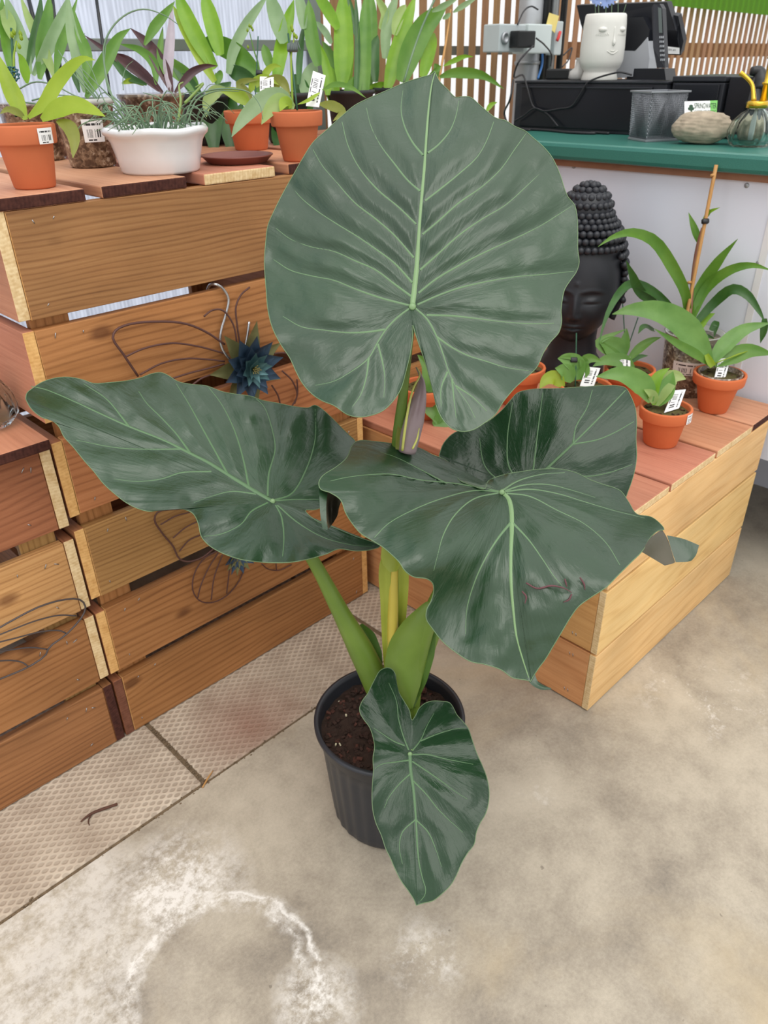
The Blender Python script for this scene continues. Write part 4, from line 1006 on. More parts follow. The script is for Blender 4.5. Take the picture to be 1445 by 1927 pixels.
px_sheath('sheath', [(774,1334,1.525,6),(768,1300,1.51,48),(762,1255,1.49,78),(772,1210,1.465,76),(792,1165,1.44,56),(806,1140,1.43,28),(813,1134,1.425,6)], M['petiole'], pt3, -0.05, 0.45, label='broad flat green leaf sheath')
px_sheath('sheath', [(775,1330,1.55,8),(792,1280,1.53,22),(806,1225,1.50,26),(816,1180,1.48,10)], M['petiole_d'], pt3, 0.2)
px_sheath('sheath', [(716,1262,1.56,8),(704,1230,1.56,30),(690,1195,1.56,30),(678,1175,1.55,8)], M['petiole_d'], pt2, 0.25)
# unfurling sheath around the yellow stalk
sp_ = px_tube('young_stalk', [(742,1270,1.545,14),(739,1200,1.505,22),(740,1120,1.455,19),(741,1062,1.425,16)], M['stalk_y'], plant, 18)
px_sheath('sheath', [(728,1262,1.55,10),(727,1200,1.51,16),(726,1130,1.46,20),(724,1080,1.43,22),(728,1040,1.415,24),(724,1024,1.41,6)], M['sheath_y'], sp_, 0.35)
px_sheath('sheath', [(748,1240,1.55,8),(755,1170,1.505,16),(759,1110,1.455,18),(758,1070,1.43,20),(750,1040,1.415,12)], M['sheath_y'], sp_, 0.35)
px_sheath('sheath', [(722,1022,1.405,8),(733,1044,1.41,34),(738,1062,1.413,36),(740,1076,1.412,14)], M['sheath_y'], sp_, 0.1, 0.3)
# rolled new leaf
P = [atd(x, y, d) for x, y, d in [(766,850,1.335),(772,820,1.325),(782,780,1.315),(791,740,1.31),(793,718,1.31),(790,705,1.31),(783,691,1.31)]]
V, F = g_tube(spline(P, 30), [w * 1.32 / FPX / 2 for w in (34, 38, 38, 30, 18, 7, 3)], 16)
rl = mobj('rolled_leaf', V, F, M['mauve'], plant, label='rolled mauve new leaf with a yellow edge')
tube('rolled_edge', [atd(x, y, d) for x, y, d in [(757,848,1.318),(761,815,1.303),(768,770,1.295),(778,730,1.298),(790,705,1.305),(784,691,1.308)]], (0.0024, 0.0024, 0.0022, 0.0018, 0.0014, 0.0006), M['mauve_edge'], rl, n=24)
tube('rolled_edge', [atd(x, y, d) for x, y, d in [(776,845,1.30),(784,828,1.297),(789,805,1.30)]], (0.0018, 0.0018, 0.0006), M['mauve_edge'], rl, n=12)
px_sheath('sheath', [(748,846,1.33,8),(752,825,1.325,16),(757,795,1.32,14),(765,770,1.315,4)], M['olive'], rl, 0.3)
# ------------------------------------------------------------------ small potted plants
def tcpot(parent, c, rb, rt_, h, band, mat, soil='moss', soil_drop=0.010):
    """terracotta pot with thick rim band"""
    w = rt_ * 0.11
    rm = rb + (rt_ * 0.90 - rb) * (h - band) / h
    prof = [(0.0, 0.0), (rb - 0.002, 0.0), (rb, 0.003), (rm, h - band), (rm + 0.0005, h - band + 0.001), (rt_ * 0.955, h - band + 0.0015), (rt_ * 0.97, h - band + 0.004), (rt_, h - 0.003), (rt_ - 0.001, h), (rt_ - w + 0.001, h), (rt_ - w, h - 0.003), (rt_ - w * 1.6, h - 0.03)]
    V, F = g_lathe(prof, c, 48); mobj('pot', V, F[:-1], M[mat], parent)
    V, F = g_lathe([(0.0, 0.0), (rt_ * 0.35, 0.002), (rt_ * 0.6, -0.001), (rt_ - w * 1.02, -0.002)], (c[0], c[1], c[2] + h - soil_drop), 24)
    rs = np.random.RandomState(int(c[0] * 1000) % 999); V = V + rs.uniform(-.0015, .0015, V.shape)
    s = mobj('potting_mix', V, F[:-1], M[soil], parent)
    chips('bark_mulch', c, rt_ - w * 1.6, c[2] + h - soil_drop, 26, (0.002, 0.0045), [M['bark'], M['bark_d'], M['moss']], s, int(c[1] * 1000))
def base_on(px, py, z, r):
    """centre of a round base of radius r whose front foot shows at the pixel"""
    p = onz(px, py, z); h = nrm(np.array([p[0], p[1], 0.0]))
    return p + h * r
def potted(name, label, px, by, z, bw, rw, ry, band, mat='terracotta', cat='plant', group=None, soil='moss', pot=True):
    p = onz(px, by, z); d = depth(p)
    rb = bw * d / FPX / 2
    c = base_on(px, by, z + 0.0005, rb); d = depth(c + (0, 0, 0.05)); rb = bw * d / FPX / 2
    rim = rw * depth(c + (0, 0, 0.08)) / FPX / 2
    front = c - nrm(np.array([c[0], c[1], 0])) * rim
    h = zat(front[0], front[1], ry) - c[2]
    t = thing(name, label, cat, c, group)
    if pot: tcpot(t, c, rb, rim, h, band * d / FPX, mat, soil)
    return t, c, rb, rim, h
def blade(parent, pts, wpx, mat, dd=None, fold=0.25, arch=0.0, prof=(0.25, 0.75, 1.0, 0.95, 0.75, 0.45, 0.03), n=16, tilt=0.0, name='leaf'):
    """pts: (x, y, depth); wpx: widest full width in px"""
    P = [atd(x, y, min(d, 2.232 / ray(x, y)[0])) if ray(x, y)[0] > .05 and parent.location.z < 1 else atd(x, y, d) for x, y, d in pts]
    dm = np.mean([p[2] for p in pts]); W = [f * wpx * dm / FPX / 2 for f in prof]
    N = nrm(CAM - P[len(P) // 2] + np.array([0, 0, tilt]))
    V, F = g_ribbon(P, W, N, n, fold, 4, arch)
    return mobj(name, V, F, M[mat], parent)
def plant_tag(parent, quad, d, mat='tag', name='plant_tag', push=None):
    """printed label: quad = pixel corners (top-left, top-right, bottom-right, bottom-left of the print)"""
    dd = d if isinstance(d, (list, tuple)) else [d] * 4
    P = np.array([atd(x, y, k) for (x, y), k in zip(quad, dd)])
    n = nrm(np.cross(P[1] - P[0], P[3] - P[0]))
    if n @ (CAM - P[0]) < 0: n = -n
    Q = np.vstack([P, P - n * 0.0012])
    F = [(0, 1, 2, 3), (7, 6, 5, 4), (0, 4, 5, 1), (1, 5, 6, 2), (2, 6, 7, 3), (3, 7, 4, 0)]
    o = mobj(name, Q, F, M[mat], parent, smooth=False)
    me = o.data; uv = me.uv_layers.new(name='UVMap')
    co = {0: (0, 1), 1: (1, 1), 2: (1, 0), 3: (0, 0)}
    for p in me.polygons:
        for li, vi in zip(p.loop_indices, p.vertices):
            uv.data[li].uv = co[vi] if vi < 4 and p.index == 0 else (0.02, 0.95)
    return o
def stick(parent, a, b, r, mat, name='stake', n=6):
    return tube(name, [atd(*a), atd(*b)], r, M[mat], parent, n=n, seg=7)
def sticker_on(parent, c, rad, z0, z1, a0, a1, flare=0.0, mat='tag'):
    """label wrapped round a pot wall"""
    k = 8; V = []; F = []
    for i in range(k + 1):
        a = a0 + (a1 - a0) * i / k
        for z, e in ((z0, 0.0), (z1, flare)):
            V.append((c[0] + (rad + e + .0006) * math.cos(a), c[1] + (rad + e + .0006) * math.sin(a), c[2] + z))
    F = [(2 * i, 2 * i + 2, 2 * i + 3, 2 * i + 1) for i in range(k)]
    o = mobj('price_sticker', V, F, M[mat], parent)
    uv = o.data.uv_layers.new(name='UVMap')
    for p in o.data.polygons:
        for li, vi in zip(p.loop_indices, p.vertices):
            uv.data[li].uv = ((vi // 2) / k, vi % 2)
    return o
def cam_ang(c): return math.atan2(-c[1], -c[0])

q1 = zoomer(0, 0, 4.014); q2 = zoomer(330, 0, 4.014); q3 = zoomer(640, 0, 4.516); q6 = zoomer(980, 300, 3.1075)
def zl(q, pts, d0, d1=None):
    d1 = d0 if d1 is None else d1; n = len(pts)
    return [(*q(x, y), d0 + (d1 - d0) * i / (n - 1)) for i, (x, y) in enumerate(pts)]

# --- shelf top: orchid in terracotta at the left edge
t, c, rb, rim, h = potted('potted_orchid', 'lime green orchid in terracotta pot at the left edge of the shelf', 68, 357, TOPB, 76, 118, 237, 34)
d = depth(c + (0, 0, h))
for pts, w, m, pr in (([(195,905),(120,760),(50,600),(-20,400)],130,'lime',None),([(215,890),(330,790),(440,620),(560,490),(640,445),(720,455)],105,'lime',None),([(315,905),(430,830),(560,800),(680,830),(795,880)],150,'lime',None),
                  ([(430,910),(520,960),(560,1060),(550,1195)],110,'olive',None),([(190,890),(130,850),(60,830),(0,860)],60,'olive',None),([(205,630),(190,540),(160,440),(130,400)],70,'bright',None)):
    blade(t, zl(q1, pts, d - 0.005, d - 0.03), w / 4.014, m, fold=0.22, tilt=0.8)
stick(t, (*q1(120, 880), d - .01), (*q1(85, 215), d - .01), 0.0022, 'stake')
tube('flower_spike', [atd(*q1(x, y), d - .013) for x, y in [(118,700),(105,520),(105,420),(125,310)]], (0.0028, 0.0022, 0.0015), M['lime'], t, n=14)
for x, y in [(110,270),(160,280),(165,310),(150,375),(95,290)]:
    V, F = g_lathe([(0, 0), (0.003, 0.002), (0.0035, 0.006), (0, 0.011)], atd(*q1(x, y), d - .014), 8); mobj('bud', V, F, M['lime'], t)
Vs = []
for x, y, r in [(50,550,.011),(95,545,.010),(110,575,.009),(60,575,.009)]:
    V, F = g_tube(np.array([atd(*q1(x, y), d - .017) + r * (math.cos(a) * R_ + math.sin(a) * U_) * (0.7 + .3 * (k % 2)) for k, a in enumerate(np.linspace(0, 6.28, 17)[:-1])]), 0.0016, 5, closed=True); Vs.append((V, F))
mobj('flower_clip', *merge(Vs), M['teal_clip'], t)
a = cam_ang(c); sticker_on(t, c, rim * 0.985, h - 0.030, h - 0.005, a + 0.42, a + 0.98, 0.0012)

# --- clear pot with bark and wiry leaves
t, c, rb, rim, h = potted('potted_orchid', 'broad leaved orchid in a clear bark filled pot between terracotta pot and white bowl', 178, 317, TOPB, 84, 112, 190, 10, pot=False)
lathe('pot', [(0, 0), (rb * .92, 0), (rb, 0.004), (rim * .97, h - .004), (rim, h), (rim * .95, h)], c, M['clear'], t, 40)
lathe('pot_rim', [(rim * 1.0, h - .008), (rim * 1.03, h - .004), (rim * 1.03, h + .002), (rim * .97, h + .003), (rim * .95, h - .004)], c, M['clear_rim'], t, 40)
a = cam_ang(c); sticker_on(t, c, rim * .93, h * .40, h * .74, a + 0.35 - .5, a + 0.95 - .4, 0.004)
d = depth(c + (0, 0, h))
for pts, w, m in (([(650,740),(720,600),(820,420),(900,280),(985,215)],105,'mid'),([(640,700),(600,460),(540,220),(510,-60)],105,'grey_green'),([(660,700),(650,400),(600,260),(555,60)],85,'mid'),([(600,700),(560,520),(600,350),(640,250)],60,'deep')):
    blade(t, zl(q1, pts, d + .01, d + .05), w / 4.014, m, fold=0.3)
for pts in ([(130,680),(260,620),(400,640),(560,720),(700,770)],[(240,760),(400,720),(600,730)],[(160,770),(330,790),(480,780)],[(860,920),(700,720),(560,560),(440,380)],[(900,930),(780,800),(640,620),(480,430)],[(950,930),(820,830),(700,660),(600,520)]):
    tube('air_root', [atd(*q1(*p), d - .02) for p in pts], (0.0018, 0.0016, 0.0009), M['rush'], t, n=16, seg=6)

# --- broad strap leaves at the far left
p0 = ony(60, 215, 1.99); p0[2] = TOPB
t = thing('strap_leaf_orchid', 'broad pale strap leaves rising at the far left of the shelf', 'plant', p0)
lathe('pot', [(0, 0.001), (.055, 0.001), (.06, .01), (.07, .11), (.075, .112), (.075, .12), (.068, .12)], p0, M['clear'], t, 32)
d = depth(p0 + (0, 0, .12))
for pts, w, m in (([(230,560),(160,330),(90,120),(40,-40)],115,'grey_green'),([(300,600),(330,350),(360,150),(380,-60)],115,'mid'),([(430,620),(330,380),(220,150),(150,-40)],80,'pale'),([(250,570),(380,330),(470,120),(530,-50)],95,'grey_green'),([(100,600),(60,350),(30,150),(10,-40)],90,'mid'),([(200,560),(260,300),(300,100),(310,-40)],70,'deep'),([(420,560),(450,380),(500,240),(590,-30)],70,'mid'),([(90,300),(60,150),(0,20)],100,'pale')):
    blade(t, zl(q1, pts, d, d + .06), w / 4.014, m, fold=0.3)
for a_, b_, k_ in (((380,640),(210,-30),.005),((830,720),(725,-30),.004),((460,560),(395,-30),.004)):
    stick(t, (*q1(*a_), d + .03), (*q1(*b_), d + .06), k_, 'black_clip')

# --- white scalloped bowl
pb = onz(305, 330, TOPB); d = depth(pb); rb = 148 * d / FPX / 2
c = base_on(305, 330, TOPB + .0005, rb); d = depth(c + (0, 0, .05)); rim = 196 * d / FPX / 2; rb = 146 * d / FPX / 2
fr = c - nrm(np.array([c[0], c[1], 0])) * rim; h = zat(fr[0], fr[1], 243) - c[2]
bowl = thing('ceramic_bowl', 'white glazed bowl with wavy rim holding wiry grey green air plants', 'bowl', c)
def wavy(a, k):
    s = math.cos(6 * a + .6)
    return (1 + (0.010 * s if k >= 5 else 0), (0.0016 * s if 5 <= k <= 9 else 0))
prof = [(0, 0), (rb * .97, 0), (rb, .004), (rb * 1.07, h * .35), (rb * 1.16, h * .68), (rim * .93, h * .80), (rim * .985, h * .86), (rim, h * .93), (rim * .96, h * 1.0), (rim * .9, h * .99), (rb * 1.1, h * .7), (rb, h * .5)]
V, F = g_lathe(prof, c, 96, wavy); mobj('bowl', V, F, M['ceramic'], bowl)
ar = random.Random(5); parts_ = []
cc = c + np.array([0, 0, h * .9]); dc = depth(cc)
for k in range(75):
    a0 = ar.uniform(0, 6.28); r0 = ar.uniform(0, rim * .85); L_ = ar.uniform(.03, .11)
    s = cc + np.array([r0 * math.cos(a0), r0 * math.sin(a0), -0.01]); a1 = a0 + ar.uniform(-1.2, 1.2)
    o_ = np.array([math.cos(a1), math.sin(a1), 0]); k1 = ar.uniform(.2, .8)
    P = [s, s + np.array([0, 0, L_ * .5]) + o_ * L_ * .25, s + np.array([0, 0, L_ * k1]) + o_ * L_ * .65, s + np.array([0, 0, L_ * k1 * .6]) + o_ * L_ * 1.0]
    parts_.append(g_tube(spline(P, 9), (0.0016, 0.0013, 0.0005), 5))
o = mobj('wiry_leaves', *merge(parts_), M['rush'], bowl); o['kind'] = 'stuff'
for pts, w in (([(960,930),(860,760),(800,560),(785,350),(860,190),(980,95),(1100,70),(1250,120),(1345,185)],.0021),([(1010,930),(930,800),(830,700),(790,520),(800,330)],.0019),([(1000,930),(1080,770),(1180,760),(1330,800),(1360,880)],.0015),([(1300,930),(1280,840),(1200,740),(1080,700)],.0018),([(930,680),(930,580),(960,500),(1005,460)],.0010),([(980,930),(760,900),(620,940),(570,1000)],.0018),([(1100,930),(960,870),(880,780),(700,600),(600,500)],.0017),
               ([(870,930),(760,700),(690,520),(600,400)],.0012),([(1200,930),(1120,850),(1010,900),(1000,930)],.0012)):
    tube('wiry_leaf', [atd(*q1(*p), dc - .01) for p in pts], (w, w * .9, w * .4), M['rush'], bowl, n=30, seg=6)
for pts, w in (([(60,930),(130,760),(200,700),(390,670),(560,700),(640,800),(660,900)],.0017),([(90,930),(160,760),(300,690),(480,690)],.0018),([(20,920),(40,760),(30,640),(60,620)],.0030),([(70,780),(130,720),(210,630),(150,660)],.0030),([(0,740),(120,690),(200,700),(260,640),(400,660)],.0010)):
    tube('wiry_leaf', [atd(*q2(*p), dc - .01) for p in pts], (w, w * .9, w * .4), M['rush'] if w < .002 else M['pale'], bowl, n=26, seg=6)

# --- purple leaved plant in clear pot behind the bowl
pp = ony(296, 260, 1.80); pp[2] = TOPB
t = thing('purple_leaf_orchid', 'plant with dark purple pointed leaves behind the white bowl', 'plant', pp)
d = depth(pp + (0, 0, .11))
rr = 118 * d / FPX / 2; hh = zat(pp[0], pp[1], 176) - pp[2]
lathe('pot', [(0, 0.001), (rr * .75, 0.001), (rr * .78, .006), (rr, hh - .01), (rr * 1.04, hh - .008), (rr * 1.05, hh), (rr * .96, hh)], pp, M['clear'], t, 40)
d = depth(pp + (0, 0, hh))
for pts, w, m in (([(1300,700),(1240,540),(1130,350),(985,212)],105,'purple'),([(1280,690),(1270,500),(1290,250),(1300,30)],78,'purple_grey'),([(1230,700),(1080,560),(960,450),(860,400)],80,'purple'),([(1200,690),(1000,520),(800,380),(630,262)],55,'purple'),([(1320,700),(1400,600),(1460,540),(1560,500),(1640,497)],60,'purple'),
                  ([(1110,640),(960,570),(860,460),(800,410)],60,'deep'),([(1180,640),(1160,480),(1060,380),(900,330)],70,'mid'),([(1240,560),(1210,400),(1230,200)],55,'mid'),([(1090,340),(1170,200),(1260,90),(1320,10)],75,'mid'),([(920,630),(1000,610),(1090,650)],40,'lime')):
    blade(t, zl(q1, pts, d - .01, d + .01), w / 4.014, m, fold=0.3)

# --- brown saucer
ps = onz(448, 312, TOPB); d = depth(ps); r = 134 * d / FPX / 2
c = base_on(448, 311, TOPB + .0005, r * .8)
r = 134 * depth(c) / FPX / 2
sau = lathe('plant_saucer', [(0, 0), (r * .80, 0), (r * .84, .003), (r * .97, .013), (r, .0145), (r * .99, .0165), (r * .95, .015), (r * .84, .006), (r * .8, .004), (0, .004)], c, M['saucer'], None, 64)
tag(sau, 'empty brown plastic saucer lying on the shelf planks', 'saucer')

# --- two orchids in terracotta by the big leaf
t, c, rb, rim, h = potted('potted_orchid', 'small orchid in terracotta pot half hidden behind the saucer', 474, 284, TOPB, 62, 92, 210, 22)
d = depth(c + (0, 0, h))
for pts, w, m in (([(590,800),(540,700),(480,640),(540,610),(640,600)],60,'olive'),([(560,800),(500,740),(420,700),(330,680)],100,'lime'),([(640,760),(720,640),(800,620),(870,720)],110,'olive'),([(640,700),(680,560),(740,500),(805,505)],55,'lime'),([(380,670),(310,690),(240,780),(235,885)],95,'pale'),([(560,700),(590,640),(680,590),(780,640)],70,'lime')):
    blade(t, zl(q2, pts, d, d - .012), w / 4.014, m, fold=0.25, tilt=0.6)
stick(t, (*q2(600, 800), d - .004), (*q2(625, 275), d), 0.0016, 'stake')
tube('flower_spike', [atd(*q2(x, y), d) for x, y in [(640,740),(630,500),(590,370),(560,240)]], (0.0024, 0.002, 0.001), M['mid'], t, n=12)
for x, y in [(560,210),(545,245),(585,240),(550,370),(575,220)]:
    V, F = g_lathe([(0, 0), (0.0025, 0.002), (0.003, 0.005), (0, 0.010)], atd(*q2(x, y), d), 8); mobj('bud', V, F, M['lime'], t)
V, F = g_obox(atd(*q2(633, 548), d - .006), R_, U_, -fw, .016, .011, .008, .002); mobj('flower_clip', V, F, M['black_clip'], t)
plant_tag(t, [q2(742, 582), q2(742, 735), q2(638, 735), q2(638, 578)], d - 0.012)
t, c, rb, rim, h = potted('potted_orchid', 'orchid in terracotta pot with grey clip touching the big leaf', 563, 305, TOPB, 60, 99, 211, 26)
d = depth(c + (0, 0, h))
for pts, w, m in (([(890,800),(800,720),(680,750),(560,850),(470,960),(425,1035)],130,'grey_green'),([(900,810),(800,770),(720,830),(650,940)],130,'pale'),([(890,800),(830,775),(790,840)],90,'lime'),([(1110,680),(1200,640),(1320,660),(1440,740)],42,'mid'),([(1090,785),(1180,800),(1260,850),(1190,915)],80,'olive'),([(1090,700),(1000,760),(920,790)],30,'lime')):
    blade(t, zl(q2, pts, d - .004, d - .035), w / 4.014, m, fold=0.2, tilt=0.8)
stick(t, (*q2(920, 830), d - .004), (*q2(852, 255), d), 0.0022, 'stake')
tube('flower_spike', [atd(*q2(x, y), d - .004) for x, y in [(885,800),(878,600),(875,400),(895,300),(885,225)]], (0.0026, 0.0022, 0.0012), M['lime'], t, n=12)
for x, y in [(885,245),(900,285),(915,300),(880,225)]:
    V, F = g_lathe([(0, 0), (0.003, 0.002), (0.0035, 0.006), (0, 0.011)], atd(*q2(x, y), d - .005), 8); mobj('bud', V, F, M['lime'], t)
cp = atd(*q2(885, 360), d - .008); vs = [g_obox(cp, R_, U_, -fw, .024, .017, .010, .003)]
for i in range(5): vs.append(g_tube(np.array([cp + R_ * (.004 * i - .004) + U_ * .009 - fw * .005, cp + R_ * (.006 * i - .006) - U_ * .009 - fw * .007]), .0013, 5))
mobj('flower_clip', *merge(vs), M['grey_clip'], t)
plant_tag(t, [q2(1135, 570), q2(1085, 810), q2(985, 800), q2(1040, 535)], d - 0.002)

# --- tall strap leaved orchids behind the shelf (pots stand on the shelf, hidden by the small pots)
def strap_plant(label, px, Y, q, sc, rows, pot='dark_pot'):
    p = ony(px, 215, Y); p[2] = TOPB
    t = thing('strap_leaf_orchid', label, 'plant', p, None)
    lathe('pot', [(0, 0.001), (.05, 0.001), (.054, .008), (.066, .11), (.071, .112), (.071, .122), (.064, .122), (.062, .10), (0, .10)], p, M[pot], t, 32)
    d = depth(p + (0, 0, .13))
    for pts, w, m in rows:
        blade(t, zl(q, pts, d + ar.uniform(-.02, .02), d + ar.uniform(0, .06)), w / sc, m, fold=0.3, prof=(0.5, 0.85, 1.0, 1.0, 0.9, 0.65, 0.06))
    return t
strap_plant('bright green strap leaf orchid rising behind the white bowl', 386, 2.00, q2, 4.014, [([(340,420),(270,150),(210,-60)],120,'bright'),([(300,520),(160,280),(60,70),(10,-60)],120,'bright'),([(300,620),(180,420),(60,200),(-20,40)],80,'lime'),([(620,540),(450,400),(300,330),(192,312)],140,'mid'),([(600,620),(480,560),(385,515)],110,'deep'),([(400,560),(440,380),(540,180),(700,-40)],80,'grey_green'),([(310,640),(330,560),(320,540)],60,'mid'),([(290,1120),(280,900),(330,720),(420,620)],150,'deep'),([(420,1120),(410,950),(390,760),(330,680)],150,'deep'),([(500,1100),(480,950),(500,780)],120,'deep'),([(160,700),(100,600),(-60,480),(-150,420)],120,'mid'),([(240,900),(150,700),(50,560),(-60,420)],90,'deep')])
strap_plant('green strap leaf orchid behind the two terracotta orchids', 540, 1.86, q2, 4.014, [([(760,640),(790,420),(840,200),(895,0)],105,'bright'),([(820,330),(770,150),(700,-60)],120,'grey_green'),([(970,220),(950,60),(920,-60)],80,'grey_green'),([(1080,500),(1030,280),(1005,0)],105,'mid'),([(720,520),(690,420),(665,335)],75,'mid'),([(980,740),(1000,620),(1060,460)],120,'grey_green'),([(1150,720),(1150,560),(1090,330)],70,'bright'),([(930,640),(940,420),(970,170)],50,'deep'),([(620,700),(600,580),(560,450)],80,'mid'),([(800,1160),(780,1000),(800,820)],110,'deep'),([(700,900),(720,700),(760,560)],130,'mid'),([(1000,900),(960,700),(900,560)],130,'deep')])
strap_plant('tall bright strap leaf orchid left of the big leaf tip', 660, 1.84, q2, 4.014, [([(1260,640),(1270,350),(1260,-60)],150,'bright'),([(1360,760),(1375,400),(1360,-60)],45,'deep'),([(1420,800),(1425,400),(1440,-60)],110,'mid'),([(1230,220),(1140,60),(1050,-60)],85,'bright'),([(1270,640),(1200,480),(1110,310)],80,'mid'),([(1250,640),(1300,540),(1335,440)],50,'bright'),([(1200,800),(1180,620),(1170,500)],110,'bright'),([(1300,900),(1330,700),(1400,560)],120,'mid'),([(1180,330),(1130,240),(1060,160)],50,'grey_green'),([(1320,760),(1260,720),(1180,780)],60,'deep')])
tp = strap_plant('tall dense strap leaf orchid in front of the slatted wall', 745, 1.88, q3, 4.516, [([(60,740),(55,380),(50,-60)],120,'bright'),([(215,800),(235,380),(270,-60)],160,'mid'),([(380,500),(400,220),(490,-60)],95,'grey_green'),([(400,760),(480,450),(640,-40)],130,'bright'),([(520,700),(600,450),(720,220),(905,50)],190,'mid'),([(700,660),(760,420),(800,280)],110,'bright'),([(300,700),(290,420),(320,300)],90,'deep'),([(460,300),(500,140),(560,40)],90,'pale'),([(170,860),(270,760),(390,700)],70,'bright'),([(220,810),(120,740),(-10,718)],45,'lime'),([(130,300),(110,150),(60,-60)],50,'deep'),([(560,660),(560,480),(620,300)],130,'deep'),([(340,250),(380,120),(300,-40)],70,'pale'),([(760,660),(830,600),(800,540)],70,'mid')])
d = depth(ony(745, 150, 1.88))
tube('dry_cane', [atd(*q3(x, y), d - .05) for x, y in [(540,700),(610,470),(700,220),(810,-20)]], .0032, M['rush'], tp, n=14)
# --- slim cane plant between orchid and slats
pk = ony(830, 150, 1.72); pk[2] = TOPB
t = thing('cane_plant', 'slender leafy cane leaning in front of the slatted wall', 'plant', (pk[0], pk[1], TOPB))
V, F = g_lathe([(0, 0.0), (.035, 0.0), (.036, .004), (.042, .06), (.045, .06), (.045, .07), (.041, .07), (.039, .055), (0, .055)], (pk[0], pk[1], TOPB + .0004), 32); mobj('pot', V, F, M['dark_pot'], t)
d = depth(pk)
tube('cane', [np.array([pk[0], pk[1], TOPB + .05]), atd(*q3(840, 720), d), atd(*q3(900, 350), d), atd(*q3(940, 80), d)], (.004, .004, .0035, .0025), M['bamboo'], t, n=24)
for pts, w, m in (([(845,655),(950,622),(1100,622),(1220,645),(1390,755)],85,'mid'),([(880,560),(980,510),(1060,480),(1132,482)],42,'bright'),([(960,105),(1060,40),(1180,-30)],45,'grey_green'),([(780,100),(900,40),(1010,-20)],50,'grey_green'),([(870,160),(920,130),(940,110)],40,'grey_green'),([(1240,950),(1285,890),(1335,868)],40,'bright'),([(790,600),(830,590),(860,560)],40,'mid'),([(1010,1270),(1060,1200),(1120,1230)],40,'mid')):
    blade(t, zl(q3, pts, d - .02), w / 4.516, m, fold=0.3)
# ------------------------------------------------------------------ plants on the low pale crate
def c_pot(label, px, by, bw, rw, ry, band, **k):
    return potted('potted_orchid', label, px, by, TOPC, bw, rw, ry, band, 'terracotta_l', **k)
t, c, rb, rim, h = c_pot('two leaved orchid in terracotta pot nearest the pale crate edge', 1239, 845, 62, 96, 783, 23)
d = depth(c + (0, 0, h))
for pts, w, m in (([(760,1420),(720,1330),(600,1260),(440,1270)],130,'orchid'),([(780,1435),(770,1350),(810,1260),(870,1220)],75,'bright'),([(790,1440),(830,1330),(900,1270),(965,1285)],120,'pale'),([(775,1430),(770,1380),(720,1345)],60,'pale'),([(800,1440),(850,1340),(890,1240)],110,'orchid')):
    blade(t, zl(q6, pts, d - .008, d - .02), w / 3.1075, m, fold=0.22, tilt=0.7)
plant_tag(t, [q6(965, 1345), q6(925, 1455), q6(838, 1482), q6(892, 1350)], [d + .01, d - .004, d - .02, d - .005])
a = cam_ang(c); sticker_on(t, c, rim, h - .028, h - .002, a + 0.95, a + 1.35, .0)
t, c, rb, rim, h = c_pot('arching leaved orchid in terracotta pot nearest the white counter', 1338, 780, 52, 95, 717, 20)
d = depth(c + (0, 0, h))
for pts, w, m in (([(1110,1200),(1040,1080),(940,960),(800,890),(650,880),(535,905)],150,'orchid'),([(1110,1200),(1180,1100),(1300,1000),(1460,955)],95,'orchid'),([(1130,1205),(1240,1150),(1340,1120),(1480,1140)],105,'mid'),([(1090,1195),(1040,1150),(920,1080),(780,990)],55,'mid')):
    blade(t, zl(q6, pts, d - .005, d - .02), w / 3.1075, m, fold=0.2, tilt=0.7)
blade(t, zl(q6, [(1125,1210),(1105,1180),(1085,1140)], d - .015), 40 / 3.1, 'lime', prof=(.9, 1, .9, .6))
tube('flower_spike', [atd(*q6(x, y), d - .02) for x, y in [(1140,1190),(1220,1160),(1270,1140),(1325,1122)]], (.002, .0018, .0028, .001), M['lime'], t, n=10)
plant_tag(t, [q6(1228, 1163), q6(1190, 1295), q6(1128, 1290), q6(1160, 1163)], d - .008)
lathe('inner_pot', [(rim * .80, h - .03), (rim * .84, h + .002), (rim * .80, h + .002), (rim * .77, h - .03)], c, M['clear'], t, 40)
t, c, rb, rim, h = c_pot('orchid in terracotta pot below the statue face', 1174, 768, 56, 93, 708, 20)
d = depth(c + (0, 0, h))
for pts, w, m in (([(600,1230),(560,1150),(480,1100),(455,1070),(620,990)],60,'orchid'),([(610,1140),(560,1110),(500,1080),(460,1070)],130,'orchid'),([(660,1220),(600,1180),(500,1175),(420,1210)],85,'orchid'),([(620,1180),(700,1100),(760,1060),(820,1040)],55,'mid'),([(640,1190),(690,1155),(745,1148)],30,'deep'),([(600,1160),(610,1060),(620,990)],60,'orchid')):
    blade(t, zl(q6, pts, d - .006, d - .02), w / 3.1075, m, fold=0.22, tilt=0.6)
stick(t, (*q6(605, 1160), d - .008), (*q6(685, 925), d - .01), .0016, 'stake'); stick(t, (*q6(615, 1150), d - .006), (*q6(595, 845), d), .0016, 'stake')
plant_tag(t, [q6(640, 1155), q6(640, 1255), q6(555, 1250), q6(560, 1158)], d - .012)
t, c, rb, rim, h = c_pot('orchid with round leaves and stake just above the dark back leaf', 1092, 805, 58, 98, 742, 22)
d = depth(c + (0, 0, h))
for pts, w, m in (([(300,1300),(260,1240),(200,1220)],100,'orchid'),([(330,1290),(320,1200),(260,1170),(215,1165)],110,'orchid'),([(250,1330),(200,1280),(150,1290),(110,1340)],90,'lime'),([(330,1270),(380,1190),(300,1160),(220,1160)],40,'mid'),([(340,1200),(400,1165),(470,1180)],60,'mid'),([(350,1290),(370,1220),(345,1170)],70,'orchid')):
    blade(t, zl(q6, pts, d - .006, d - .02), w / 3.1075, m, fold=0.22, tilt=0.6)
